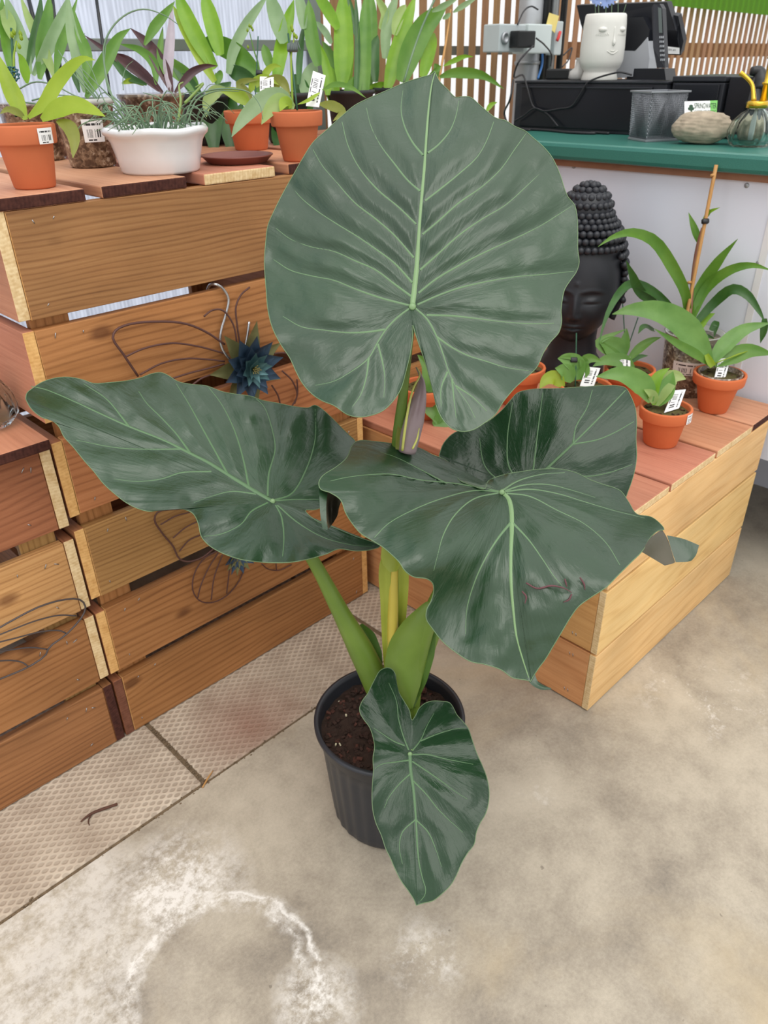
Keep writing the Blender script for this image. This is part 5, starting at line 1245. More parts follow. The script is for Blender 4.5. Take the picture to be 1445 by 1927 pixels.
stick(t, (*q6(318, 1330), d - .008), (*q6(325, 1015), d - .01), .0019, 'stake'); stick(t, (*q6(345, 1290), d - .006), (*q6(318, 1180), d - .01), .0012, 'stake')
V, F = g_obox(atd(*q6(310, 1172), d - .014), R_, U_, -fw, .020, .014, .008, .003); mobj('flower_clip', V, F, M['black_clip'], t)
plant_tag(t, [q6(465, 1220), q6(425, 1330), q6(345, 1325), q6(385, 1212)], d - .012)
t, c, rb, rim, h = c_pot('terracotta pot peeking out right of the big upright leaf', 972, 768, 56, 96, 706, 22)
d = depth(c + (0, 0, h))
blade(t, [(975, 715, d), (940, 680, d), (900, 660, d)], 40, 'orchid')
t, c, rb, rim, h = c_pot('orchid in terracotta pot glimpsed through the notch of the big leaf', 800, 792, 56, 96, 742, 20)
d = depth(c + (0, 0, h))
for pts, w, m in (([(800,745),(812,762),(822,782),(824,802)],38,'orchid'),([(800,740),(812,718),(806,690),(786,668)],36,'mid'),([(800,742),(835,740),(870,765)],30,'orchid'),([(815,800),(840,790),(870,800)],36,'orchid')):
    blade(t, [(x, y, d - .02) for x, y in pts], w, m, tilt=0.5)
# --- tall cane orchid in a clear pot by the counter
t, c, rb, rim, h = potted('cane_orchid', 'tall arching cane orchid tied to a bamboo stake in a clear pot', 1283, 749, TOPC, 86, 104, 640, 10, pot=False)
lathe('pot', [(0, 0), (rb * .95, 0), (rb, .004), (rim * .97, h - .014)], c, M['clear'], t, 40)
lathe('pot_rim', [(rim * .955, h - .02), (rim, h), (rim * 1.03, h), (rim * .96, h + .001), (rim * .92, h - .02)], c, M['clear_rim'], t, 40)
lathe('potting_mix', [(0, .0), (rim * .5, .002), (rim * .9, -.002)], c + np.array([0, 0, h - .022]), M['moss'], t, 24)
a = cam_ang(c); sticker_on(t, c, (rb + rim) / 2 * 1.0, h * .40, h * .62, a - .55, a + .65, .004)
d = depth(c + (0, 0, h))
stick(t, (*q6(950, 1010), d - .01), (*q6(1143, 32), 2.232 / ray(*q6(1143, 32))[0]), .0052, 'bamboo', 'bamboo_stake', 10)
for x, y in ((1120,95),(985,720)):
    pz = atd(*q6(x, y), d - .01 + (2.232 / ray(*q6(1143, 32))[0] - d + .01) * (1010 - y) / 978); tube('cane_node', [pz - U_ * .003, pz + U_ * .003], .0062, M['bamboo'], t)
tube('flower_cane', [atd(*q6(x, y), min(d - .02, 2.225 / ray(*q6(x, y))[0])) for x, y in [(985,920),(1000,760),(1012,620),(1035,490),(1060,400)]], (.007, .006, .0045, .004, .003), M['cane_red'], t, n=18)
for pts, w, m in (([(975,900),(960,780),(880,620),(780,480),(650,430),(540,455),(452,510)],70,'mid'),([(1000,900),(1050,760),(1160,590),(1268,465)],70,'mid'),([(1000,930),(1080,760),(1220,650),(1350,620),(1470,650)],60,'mid'),([(1020,960),(1130,840),(1240,760),(1320,790),(1400,900),(1425,950)],60,'deep'),([(1425,930),(1420,1000),(1400,1075)],40,'deep'),
                  ([(930,930),(820,810),(720,745),(640,730),(570,790),(500,920),(455,1080)],55,'deep'),([(800,850),(700,780),(650,680),(615,590)],60,'deep'),([(990,960),(975,840),(940,760)],60,'mid'),([(1030,1000),(1060,940),(1135,900)],70,'bright'),([(1040,480),(1020,420),(980,310)],40,'mid'),([(1065,360),(1100,310),(1165,280)],22,'bright'),([(1080,340),(1100,310),(1105,290)],20,'mid'),([(780,1000),(720,980),(685,1020)],40,'deep'),([(1110,1000),(1140,960),(1130,1040)],40,'deep'),([(1100,1130),(1115,1060),(1090,1020)],40,'deep'),([(960,960),(930,920),(900,905)],60,'olive')):
    blade(t, zl(q6, pts, d - .01, d - (.30 if pts[-1][0] < 700 else .01)), w / 3.1075, m, fold=0.3, prof=(0.6, 0.85, 1.0, 0.95, 0.75, 0.4, 0.03), tilt=0.4)
V, F = g_obox(atd(*q6(1078, 362), d - .01 + (2.232 / ray(*q6(1143, 32))[0] - d + .01) * (1010 - 362) / 978 - .006), R_, U_, -fw, .020, .014, .014, .004); mobj('flower_clip', V, F, M['black_clip'], t)

# ------------------------------------------------------------------ black head statue on the low crate
sc0 = onz(1075, 742, TOPC)
SX, SY = 1.93, 1.18
cc = np.array([SX, SY, TOPC]); pj = proj(cc)
# slide the statue along the crate so that it stands behind the pots
best = min(((abs(proj((X, Y, TOPC + .30))[0] - 1090) + abs(proj((X, Y, TOPC + .30))[1] - 575) * .3, X, Y) for X in np.linspace(1.98, 2.10, 25) for Y in np.linspace(1.25, 1.34, 19)))
cc = np.array([best[1], best[2], TOPC + .0006])
ds = depth(cc + (0, 0, .3)); u = ds / FPX            # metres per pixel at the statue
st = thing('head_statue', 'black head statue with beaded hair behind the big leaf', 'statue', cc)
fdir = nrm(np.array([-cc[0], -cc[1], 0]) + 0.10 * np.array([-0.7, 0.7, 0])); sdir = np.cross(np.array([0, 0, 1.0]), fdir)   # sdir: towards image left?
if sdir @ R_ < 0: sdir = -sdir
zc = zat(cc[0], cc[1], 545)      # eye level
def ell(w, dpt, h_, cz, fn, nu=64, nv=48):
    V = []; F = []
    for i in range(nv + 1):
        ph = math.pi * i / nv
        for j in range(nu):
            th = 2 * math.pi * j / nu
            n = np.array([math.sin(ph) * math.sin(th), math.sin(ph) * math.cos(th), math.cos(ph)])   # x side, y front, z up
            p = fn(n)
            V.append(cc * np.array([1, 1, 0]) + np.array([0, 0, cz]) + sdir * p[0] + fdir * p[1] + np.array([0, 0, p[2]]))
    for i in range(nv):
        for j in range(nu):
            F.append((i * nu + j, (i + 1) * nu + j, (i + 1) * nu + (j + 1) % nu, i * nu + (j + 1) % nu))
    return np.array(V), F
HW, HD, HH = 76 * u, 80 * u, 98 * u
def face(n):
    x, y, z = n[0] * HW, n[1] * HD, n[2] * (HH if n[2] < 0 else HH * 1.28)
    zz = n[2]
    taper = 1 - 0.30 * max(0, -zz - 0.1) ** 1.2
    if zz > 0:
        q_ = max(math.sqrt(max(0, 1 - zz * zz)), .05) ** -0.40; taper *= q_; y *= q_
    x *= taper
    if n[1] > 0:
        X = x / HW; Z = z / HH; f = 0.0
        g = lambda a, b, sa, sb: math.exp(-((X - a) / sa) ** 2 - ((Z - b) / sb) ** 2)
        f += 0.20 * math.exp(-(X / (0.085 + 0.05 * max(0, -Z + .05))) ** 2) * (1 / (1 + math.exp((Z - 0.10) / 0.05))) * (1 / (1 + math.exp(-(Z + 0.37) / 0.03))) * (0.45 + 0.9 * max(0, 0.10 - Z))   # nose
        f += 0.05 * (g(-.10, -.33, .06, .05) + g(.10, -.33, .06, .05))             # nostrils
        f -= 0.13 * (g(-.36, .02, .20, .12) + g(.36, .02, .20, .12))              # sockets
        f += 0.115 * (g(-.38, -.01, .15, .065) + g(.38, -.01, .15, .065))         # lids
        f -= 0.05 * (g(-.38, -.075, .17, .018) + g(.38, -.075, .17, .018))        # closed lash line
        for s in (-1, 1):                                                          # brow arches
            zb = 0.17 - 0.5 * (abs(X) - .36) ** 2
            if s * X > 0.06: f += 0.045 * math.exp(-((Z - zb) / .025) ** 2) * math.exp(-((abs(X) - .36) / .28) ** 4)
        f += 0.075 * g(0, -.52, .20, .035) + 0.09 * g(0, -.62, .17, .04) - 0.05 * g(0, -.57, .26, .014)   # lips
        f += 0.09 * g(0, -.86, .20, .10)                                           # chin
        f += 0.035 * g(0, .30, .045, .035)                                         # dot on brow
        f += 0.04 * (g(-.5, -.35, .2, .2) + g(.5, -.35, .2, .2))
        y += f * HD * (0.4 + 0.6 * n[1])
    return x, y, z
V, F = ell(0, 0, 0, zc, face, 160, 130); mobj('head', V, F, M['statue'], st)
# neck, shoulders and plinth
nb = cc[2]
def sect(z, w, dp): return (z, w, dp)
secs = [(nb + .012, 62 * u, 52 * u), (nb + .03, 64 * u, 54 * u), (nb + .05, 58 * u, 50 * u), (nb + .075, 48 * u, 44 * u), (zc - 90 * u, 44 * u, 42 * u), (zc - 40 * u, 46 * u, 46 * u)]
V = []; F = []; ns = 48
for z, w, dp in secs:
    for j in range(ns):
        a = 2 * math.pi * j / ns; V.append(cc * np.array([1, 1, 0]) + np.array([0, 0, z]) + sdir * w * math.cos(a) + fdir * (dp * math.sin(a) - .012))
for k in range(len(secs) - 1):
    for j in range(ns): F.append((k * ns + j, k * ns + (j + 1) % ns, (k + 1) * ns + (j + 1) % ns, (k + 1) * ns + j))
F.append(tuple(range(ns - 1, -1, -1)))
mobj('neck', V, F, M['statue'], st)
V, F = g_obox(cc + np.array([0, 0, .007]), sdir, fdir, (0, 0, 1), 130 * u, 110 * u, .013, .003); mobj('plinth', V, F, M['black_gloss'], st, smooth=False)
for s in (-1, 1):
    P = [cc * np.array([1, 1, 0]) + np.array([0, 0, zc + k * u]) + sdir * s * (w_ * u) + fdir * (-8 * u) for k, w_ in ((20, 74), (5, 77), (-15, 76), (-35, 72), (-52, 66))]
    V, F = g_tube(spline(P, 16), [8 * u, 11 * u, 8 * u, 7 * u, 9 * u], 10, flat=.6); mobj('ear', V, F, M['statue'], st)
# beaded hair: rows of curls over cap and top knot
bs = bmesh.new(); bmesh.ops.create_icosphere(bs, subdivisions=2, radius=1.0)
sv = np.array([v.co[:] for v in bs.verts]); sf = [tuple(v.index for v in f.verts) for f in bs.faces]; bs.free()
pp_ = []; R0 = 6.6 * u
def add_curl(p, r): pp_.append((sv * r + p, sf))
base = cc * np.array([1, 1, 0]) + np.array([0, 0, zc])
cap = []
for i in range(13):
    ph = math.radians(8 + i * 7.4); rad = math.sin(ph)
    num = max(6, int(2 * math.pi * rad ** .58 * HW * 1.12 / (R0 * 1.75)))
    for j in range(num):
        th = 2 * math.pi * (j + .5 * (i % 2)) / num
        nn = np.array([math.sin(ph) * math.sin(th), math.sin(ph) * math.cos(th), math.cos(ph)])
        if nn[1] > 0.0 and nn[2] < 0.50 + 0.06 * (1 - abs(nn[0])) - 0.9 * max(0, abs(nn[0]) - 0.72): continue
        if nn[2] < -0.05 and abs(nn[0]) < 0.2: pass
        k_ = max(math.sin(ph), .05) ** -0.42
        p = base + sdir * nn[0] * k_ * HW * 1.10 + fdir * nn[1] * k_ * HD * 1.03 + np.array([0, 0, nn[2] * HH * 1.42])
        add_curl(p, R0)
kt = base + np.array([0, 0, HH * 1.30])
for i in range(7):
    ph = math.radians(i * 16); num = max(1, int(2 * math.pi * math.sin(ph) * 44 * u / (R0 * 1.7)))
    for j in range(num):
        th = 2 * math.pi * (j + .5 * (i % 2)) / num
        add_curl(kt + sdir * math.sin(ph) * math.sin(th) * 45 * u + fdir * math.sin(ph) * math.cos(th) * 45 * u + np.array([0, 0, math.cos(ph) * 58 * u]), R0)
for i in range(4):      # curls running down in front of the ears
    for s in (-1, 1):
        for k in range(3):
            add_curl(base + sdir * s * (80 - k * 1.0) * u + fdir * (12 - k * 13) * u + np.array([0, 0, (48 - i * 11) * u]), R0)
V, F = merge(pp_)
hair = mobj('beaded_hair', V, F, M['statue'], st); hair['kind'] = 'stuff'
V, F = g_lathe([(0, -.01), (44 * u, -.01), (43 * u, 20 * u), (36 * u, 42 * u), (20 * u, 52 * u), (0, 55 * u)], kt, 32); mobj('top_knot', V, F, M['statue'], st)

# ------------------------------------------------------------------ glass vase on the lower crate
c = base_on(-14, 812, TOPA + .0006, .035)
dz_ = depth(c + (0, 0, .05)); r = 56 * dz_ / FPX
pr = [(0, 0), (r * .62, 0), (r * .72, .004), (r * .97, .022), (r, .040), (r * .92, .062), (r * .70, .085), (r * .45, .105), (r * .33, .118), (r * .36, .128), (r * .31, .128), (r * .28, .118), (r * .40, .104), (r * .64, .083), (r * .86, .062), (r * .94, .040), (r * .9, .023), (r * .62, .008), (0, .008)]
V, F = g_lathe(pr, c, 96, lambda a, k: 1 + (0.03 * math.cos(14 * a) if 2 <= k <= 6 else 0)); F = F
gv = mobj('glass_vase', V, F, M['glass']); tag(gv, 'clear ribbed glass vase on the lower crate at the left edge', 'vase')

# ------------------------------------------------------------------ wire art hanging on the crates
wz = zoomer(0, 330, 2.58); wz2 = zoomer(0, 900, 2.58); wz6 = zoomer(330, 500, 4.1286)
def wpt(q, x, y, off): return ony(*q(x, y), by0 - off)
def wires(parent, q, lines, r, off, mat='wire'):
    for k, pts in enumerate(lines):
        n_ = len(pts)
        P = [wpt(q, x, y, off + (0.004 * math.sin(i + k))) for i, (x, y) in enumerate(pts)]
        tube('wire', P, r if k == 0 or r < .001 else r * .8, M[mat], parent, n=28, seg=7)
def petal(parent, cpt, ang, length, width, mat, lift, curl=.4):
    dirv = math.cos(ang) * np.array([1.0, 0, 0]) + math.sin(ang) * np.array([0, 0, 1.0]); out = np.array([0, -1.0, 0])
    P = [cpt + out * lift, cpt + dirv * length * .5 + out * (lift + length * curl * .35), cpt + dirv * length + out * (lift + length * curl)]
    V, F = g_ribbon(P, [width * .35, width * .48, width * .5, width * .42, width * .2, .0004], nrm(out - dirv * curl * .6), 10, .3, 4)
    return mobj('petal', V, F, M[mat], parent)
w0 = ony(465, 690, by0 - .03)
art = thing('wire_flower_art', 'blue metal succulent flower with rusty wire wings on the tall crate', 'wall art', w0)
wires(art, wz, [[(670,975),(600,870),(548,790),(560,755),(620,725),(760,710),(900,720),(1000,760),(1090,820)],[(610,880),(700,840),(830,815),(960,830),(1090,865)],[(680,968),(780,915),(900,890),(1000,893),(1090,903)],[(840,985),(920,960),(1000,940),(1090,915)],
                [(990,685),(1030,655),(1080,655),(1130,720),(1148,800),(1150,860)],[(1212,543),(1170,580),(1145,640),(1150,720),(1165,820)],[(1330,865),(1380,862),(1420,880)],[(1370,950),(1420,1000),(1442,1070),(1415,1125)],[(1320,1020),(1350,1070),(1360,1110)],[(930,1020),(980,985),(1050,960)],[(1442,990),(1444,1060),(1430,1110)]], .0026, .012)
fc = ony(*wz(1205, 930), by0 - .018)
pr_ = random.Random(3)
for k in range(7): petal(art, fc, k * 2 * math.pi / 7 + .35, (.100 + .012 * pr_.random()), .042, 'petal_olive', -.006, .10)
for k in range(10): petal(art, fc, k * 2 * math.pi / 10 + .1, (.074 + .010 * pr_.random()), .042, 'petal_blue', .002, .30)
for k in range(9): petal(art, fc, k * 2 * math.pi / 9 + .3, .056, .034, 'petal_blue', .007, .45)
for k in range(8): petal(art, fc, k * 2 * math.pi / 8, .042, .027, 'petal_teal', .012, .6)
for k in range(6): petal(art, fc, k * 2 * math.pi / 6 + .5, .028, .018, 'petal_teal', .017, .9)
for k in range(14):
    a = k * 2.4; e = fc + np.array([.010 * math.cos(a) * (k / 14 + .3), -.034, .010 * math.sin(a) * (k / 14 + .3)])
    V, F = g_tube(np.array([fc + (0, -.015, 0), e]), (.0005, .0012), 5); mobj('stamen', V, F, M['petal_gold'], art)
hk = thing('hanging_hook', 'bright steel S hook holding the wire flower on the tall crate', 'hook', ony(430, 560, by0 - .006))
tube('hook', [wpt(wz6, 240, 215, -.027), wpt(wz6, 268, 150, -.012), wpt(wz6, 318, 146, .006), wpt(wz6, 370, 180, .006), wpt(wz6, 412, 260, .006), wpt(wz6, 390, 380, .006), wpt(wz6, 355, 500, .006), wpt(wz6, 348, 580, .006), wpt(wz6, 370, 660, .008), wpt(wz6, 450, 740, .012), wpt(wz6, 520, 690, .012), wpt(wz6, 555, 560, .010), wpt(wz6, 572, 435, .008)], .0030, M['hook'], hk, n=60, seg=10)
art2 = thing('wire_flower_art', 'second rusty wire flower half hidden under the left leaf', 'wall art', ony(440, 1060, by0 - .03))
wires(art2, wz2, [[(960,150),(850,150),(765,165),(750,200),(790,270),(840,330),(870,390),(910,405),(980,385),(1040,340)],[(780,225),(850,185),(920,165)],[(840,290),(900,240),(980,200)],[(870,355),(920,300),(990,270)],
                  [(1060,350),(990,390),(945,460),(935,540),(970,595),(1030,603),(1100,570),(1160,500),(1190,430)],[(1060,360),(1010,440),(975,520),(960,580)],[(1080,370),(1040,480),(1025,590)],[(1120,390),(1110,480),(1100,560)],[(1270,415),(1300,440),(1360,445),(1415,420)],[(1340,415),(1342,445)]], .0022, .008)
f2 = ony(*wz2(1150, 370), by0 - .012)
for k in range(9): petal(art2, f2, -math.pi * k / 8 - .0, .05, .022, 'petal_olive' if k % 2 else 'petal_blue', .002, .35)
art3 = thing('wire_wing_art', 'dark wire wing outline hanging on the lower left crate', 'wall art', ony(60, 1210, by0 - .03))
wires(art3, wz2, [[(-60,760),(60,690),(200,620),(320,588),(390,590),(415,625),(400,670),(320,760),(240,820),(220,860),(140,915),(0,975),(-60,1000)],[(-40,775),(60,735),(180,690),(290,665),(370,668)],[(-40,805),(80,775),(200,745),(290,740),(325,755)],[(-40,850),(60,832),(150,822),(230,830)],[(-20,888),(60,885),(110,895),(135,912)]], .0021, .012, 'wire_grey')

# ------------------------------------------------------------------ debris on the floor
tw = mobj('dry_twig', *merge([g_tube(spline([onz(x, y, .004) for x, y in [(152,1546),(170,1532),(195,1522),(221,1513)]], 12), (.0015, .003, .0035, .003), 7), g_tube(spline([onz(x, y, .003) for x, y in [(172,1532),(166,1545),(168,1553)]], 6), (.002, .001), 6)]), M['twig'])
tag(tw, 'dry brown twig lying on the embossed slab', 'twig')
st2 = mobj('dry_straw', *g_tube(spline([onz(x, y, .003) for x, y in [(381,1482),(392,1463),(401,1450)]], 8), (.002, .0025, .001), 6), M['bamboo']); tag(st2, 'pale straw in the joint between slabs and floor', 'straw')
# ------------------------------------------------------------------ things on the counter
def text_mesh(name, body, c, ax, ay, h, mat, parent, width=None):
    cu = bpy.data.curves.new(name, 'FONT'); cu.body = body; cu.size = 1.0; cu.align_x = 'CENTER'; cu.align_y = 'CENTER'; cu.extrude = 0.0
    tmp = bpy.data.objects.new(name, cu); COL.objects.link(tmp)
    dg = bpy.context.evaluated_depsgraph_get(); me = bpy.data.meshes.new_from_object(tmp.evaluated_get(dg))
    bpy.data.objects.remove(tmp, do_unlink=True); bpy.data.curves.remove(cu)
    co = np.array([v.co[:] for v in me.vertices]); wx = co[:, 0].max() - co[:, 0].min(); hy = co[:, 1].max() - co[:, 1].min()
    sy = h / hy; sx = (width / wx) if width else sy
    ax = nrm(ax); ay = nrm(ay); az = np.cross(ax, ay)
    W = np.asarray(c) + np.outer(co[:, 0] * sx, ax) + np.outer(co[:, 1] * sy, ay) - np.array(origin(parent))
    me.vertices.foreach_set('co', W.ravel()); me.materials.clear(); me.materials.append(M[mat]); me.update()
    o = bpy.data.objects.new(name, me); COL.objects.link(o); o.parent = parent
    return o
DX = 2.60
yL = onx(966, 238, DX)[1]; yR = onx(1243, 240, DX)[1]; zT = zat(DX, yL, 152)
dr = thing('cash_drawer', 'long black metal cash drawer on the green counter top', 'cash drawer', (DX + .16, (yL + yR) / 2, TOPK + .0005))
box('body', (DX, yR, TOPK + .001), (DX + .32, yL, zT - .008), M['black_plastic'], dr, .002)
box('lid', (DX - .004, yR - .004, zT - .007), (DX + .325, yL + .004, zT), M['black_plastic'], dr, .002)
box('drawer_front', (DX - .006, yR + .045, TOPK + .012), (DX - .0005, yL - .03, zT - .016), M['black_gloss'], dr, .002)
box('drawer_lip', (DX - .010, yR + .045, zT - .022), (DX - .0062, yL - .03, zT - .017), M['black_plastic'], dr, .001)
ZT = zT
# point of sale screen seen from behind
def xw(x, y, X): return onx(x, y, X)
pos = thing('till_terminal', 'black touch screen till seen from behind on the cash drawer', 'till', (DX + .17, xw(1190, 120, DX + .17)[1], ZT + .0005))
XS = DX + .25
def slab(pts, th, mat, parent, name, X0):
    """flat panel from pixel corners on plane X0 (with per corner offset), thickness away from the camera"""
    P = np.array([onx(x, y, X0 + o) for x, y, o in pts]); n = nrm(np.cross(P[1] - P[0], P[2] - P[0]))
    if n @ (CAM - P[0]) < 0: n = -n
    k = len(P); Q = np.vstack([P, P - n * th]); F = [tuple(range(k)), tuple(range(2 * k - 1, k - 1, -1))] + [(i, i + k, (i + 1) % k + k, (i + 1) % k) for i in range(k)]
    return mobj(name, Q, F, mat, parent, smooth=False)
slab([(1085, 10, -.02), (1255, 4, -.02), (1266, 38, -.012), (1272, 58, 0), (1092, 42, 0)], .03, M['black_plastic'], pos, 'screen_back', XS)
slab([(1092, 43, 0), (1272, 56, 0), (1281, 104, .07), (1110, 96, .07)], .025, M['black_gloss'], pos, 'screen_hood', XS)
slab([(1266, 28, 0), (1276, 30, 0), (1286, 78, .03), (1280, 102, .05), (1274, 70, .02)], .02, M['black_plastic'], pos, 'screen_side', XS)
P = [onx(x, y, XS - .02) for x, y in [(1178, 62), (1180, 45), (1188, 38), (1205, 37), (1215, 45), (1218, 80)]]
slab([(1174, 34, -.05), (1210, 32, -.05), (1222, 56, -.05), (1218, 100, -.05), (1170, 100, -.05)], .05, M['black_gloss'], pos, 'screen_bracket', XS)
slab([(1165, 95, -.055), (1195, 96, -.055), (1208, 82, -.055), (1218, 70, -.055), (1222, 110, -.055), (1217, 146, -.055), (1145, 147, -.055), (1152, 118, -.055)], .06, M['grey_plastic'], pos, 'stand', XS)
slab([(1180, 144, -.06), (1235, 146, -.06), (1237, 150, -.06), (1178, 149, -.06)], .10, M['black_gloss'], pos, 'base_plate', XS)
lab = slab([(1252, 87, .0), (1278, 90, .0), (1278, 102, .0), (1250, 101, .0)], .001, M['paper'], pos, 'name_label', XS - .012)
pa, pb_ = onx(1266, 94, XS - .0135), onx(1276, 95, XS - .0135)
text_mesh('label_print', 'CASH #1', onx(1261, 93.5, XS - .0140), pb_ - pa, np.array([0, 0, 1.0]), .006, 'ink_black', pos, width=.042)
# handset in its cradle
ph = thing('cordless_phone', 'black cordless handset standing upright in its cradle', 'telephone', np.append(onx(1222, 152, DX + .03)[:2], ZT + .0005))
slab([(1193, 129, 0), (1250, 129, 0), (1253, 151, 0), (1190, 150, 0)], .07, M['black_gloss'], ph, 'cradle', DX + .025)
slab([(1226, 14, .02), (1230, 7, .02), (1241, 7, .02), (1246, 16, .02), (1250, 100, 0), (1251, 128, 0), (1236, 128, 0), (1229, 90, 0)], .025, M['black_plastic'], ph, 'handset', DX + .035)
slab([(1238, 14, .02), (1244, 15, .02), (1246, 62, .01), (1240, 62, .01)], .001, M['grey_clip'], ph, 'display', DX + .029)
for i in range(6):
    for j in range(3):
        V, F = g_obox(onx(1241.5 + j * 3 + i * .4, 70 + i * 8.5, DX + .034), (0, 1, 0), (0, 0, 1), (-1, 0, 0), .003, .006, .003, .0005); mobj('key', V, F, M['grey_plastic'], ph, smooth=False)
# face planter
fc_ = onx(1127, 150, DX + .085); fc_[2] = ZT + .0005; dpl = depth(fc_ + (0, 0, .08)); up_ = dpl / FPX
fp = thing('face_planter', 'white face planter with closed eyes and blue flowers', 'planter', fc_)
hp = zat(fc_[0], fc_[1], 26) - fc_[2]
prof = [(0, 0), (33 * up_, 0), (34 * up_, .003), (31 * up_, hp * .11), (30 * up_, hp * .145), (36 * up_, hp * .20), (40 * up_, hp * .30), (40.5 * up_, hp * .5), (38.5 * up_, hp * .85), (37 * up_, hp * .975), (35 * up_, hp), (33 * up_, hp * .985), (33 * up_, hp * .8), (0, hp * .8)]
V, F = g_lathe(prof, fc_, 64); mobj('vessel', V, F, M['bisque'], fp)
fa = cam_ang(fc_) + 0.42         # the face looks to the right of the camera
def onpl(a, hf, r=39.6): return fc_ + np.array([math.cos(fa + a) * r * up_, math.sin(fa + a) * r * up_, hp * hf])
tube('nose', [onpl(0.06, .80, 38.6), onpl(.06, .62, 40.5), onpl(0.06, .545, 42.0), onpl(.06, .53, 40.5)], (.002, .003, .0058, .003), M['bisque'], fp, n=14)
for s in (-1, 1):
    ec = onpl(s * .52 + .02, .76, 35.0)
    bs = sv * np.array([.016, .016, .0095]) + ec; mobj('eyelid', bs, sf, M['bisque'], fp)
    for k in range(7):
        e = s * .52 + (k - 3) * .075
        tube('eyelash', [onpl(e + .02, .715 - .012 * math.cos((k - 3) * .5), 40.1), onpl(e + .02 + (k - 3) * .02, .675 - .012 * math.cos((k - 3) * .5), 40.3)], .0007, M['bisque'], fp, seg=5)
tube('smile', [onpl(-.2, .445, 40.8), onpl(.06, .40, 41.1), onpl(.32, .445, 40.8)], .0013, M['bisque'], fp, n=10, seg=6)
tube('lip', [onpl(-.06, .45, 40.8), onpl(.06, .443, 41.0), onpl(.18, .45, 40.8)], .0011, M['bisque'], fp, n=8, seg=6)
for k, (x, y, hx, hy) in enumerate([(1121, 25, 1119, -8), (1127, 25, 1126, -2), (1139, 25, 1141, 2), (1150, 25, 1152, -4), (1163, 25, 1163, -20), (1170, 22, 1178, 8)]):
    a_ = onx(x, y + 12, DX + .09); b_ = onx(hx, hy, DX + .09)
    tube('flower_stem', [a_, (a_ + b_) / 2, b_], .0011, M['rush'], fp, n=8, seg=5)
    if k < 4:
        for q in range(9):
            an = q * .7; dv = math.cos(an) * np.array([0, 1.0, 0]) + math.sin(an) * np.array([0, 0, 1.0])
            V, F = g_ribbon([b_, b_ + dv * .012 - np.array([.004, 0, 0]), b_ + dv * .022 - np.array([.002, 0, 0])], [.0015, .004, .005, .001], (-1, 0, 0), 6, .3, 2); mobj('petal', V, F, M['blue_flower'], fp)
# printer
prn = thing('receipt_printer', 'black receipt printer box behind the round stone', 'printer', np.append(onx(1320, 205, DX + .16)[:2], TOPK + .0005))
PXp = DX + .02
zb = TOPK + .001
pfl = onx(1256, 150, PXp); pfr = onx(1366, 146, PXp)
zt = zat(pfl[0], pfl[1], 143)
box('body', (PXp, pfr[1], zb), (PXp + .30, yR - .008, zt - .018), M['black_plastic'], prn, .003)
box('lid', (PXp - .003, pfr[1] - .002, zt - .016), (PXp + .30, yR - .006, zt), M['black_plastic'], prn, .003)
box('front_cover', (PXp - .008, pfr[1] + .012, zb + .008), (PXp - .0005, yR - .02, zt - .022), M['black_gloss'], prn, .002)
V, F = g_obox(np.array([PXp + .16, pfr[1] - .045, (zb + zt) / 2]), (1, 0, 0), (0, 1, 0), (0, 0, 1), .30, .075, zt - zb - .004, .003); mobj('side_housing', V, F, M['black_gloss'], prn, smooth=False)
# mesh pen cup
pcp = onz(1228, 268, TOPK); dq = depth(pcp); uu = dq / FPX
side = 74 * uu
pc_c = pcp + nrm(np.array([pcp[0], pcp[1], 0])) * side * .62
cup = thing('pen_cup', 'square silver mesh pen cup on the counter front', 'pen cup', (pc_c[0], pc_c[1], TOPK + .0005))
ang = math.atan2(pcp[1], pcp[0]) + math.radians(30); e1 = np.array([math.cos(ang), math.sin(ang), 0]); e2 = np.array([-e1[1], e1[0], 0])
hc = zat(pcp[0], pcp[1], 172) - TOPK
for s, dirv, oth in ((1, e1, e2), (-1, e1, e2), (1, e2, e1), (-1, e2, e1)):
    parts_ = []
    n_ = 24
    for k in range(n_ + 1):
        f = k / n_ - .5
        for sg in (1, -1):      # two diagonal sets of wires
            lo_ = f; hi_ = np.clip(f + sg * .5, -.5, .5); zz = abs(hi_ - f) / .5
            for (f0, f1, z0_, z1_) in ((f, hi_, 0, zz),) + (((-.5 if hi_ > 0 else .5), (-.5 if hi_ > 0 else .5) + sg * (1 - zz) * .5, zz, 1) if zz < .999 else ()) * 0:
                p0_ = pc_c + dirv * s * side / 2 * .90 + oth * f0 * side * .90; p1_ = pc_c + dirv * s * side / 2 * (.90 + .10 * z1_) + oth * f1 * side * (.90 + .10 * z1_)
                parts_.append(g_tube(np.array([p0_ * [1, 1, 0] + [0, 0, TOPK + .006 + hc * z0_], p1_ * [1, 1, 0] + [0, 0, TOPK + .006 + (hc - .01) * z1_]]), .0008, 4))
            lo2 = np.clip(f - sg * .5, -.5, .5); zz2 = 1 - abs(f - lo2) / .5
            p0_ = pc_c + dirv * s * side / 2 * (.90 + .10 * zz2) + oth * lo2 * side * (.90 + .1 * zz2); p1_ = pc_c + dirv * s * side / 2 + oth * f * side
            parts_.append(g_tube(np.array([p0_ * [1, 1, 0] + [0, 0, TOPK + .006 + (hc - .01) * zz2], p1_ * [1, 1, 0] + [0, 0, TOPK + hc - .004]]), .0008, 4))
    o = mobj('mesh_side', *merge(parts_), M['mesh'], cup); o['kind'] = 'stuff'
V, F = g_obox(pc_c * [1, 1, 0] + np.array([0, 0, TOPK + .004]), e1, e2, (0, 0, 1), side * .95, side * .95, .007, .001); mobj('base', V, F, M['mesh'], cup, smooth=False)
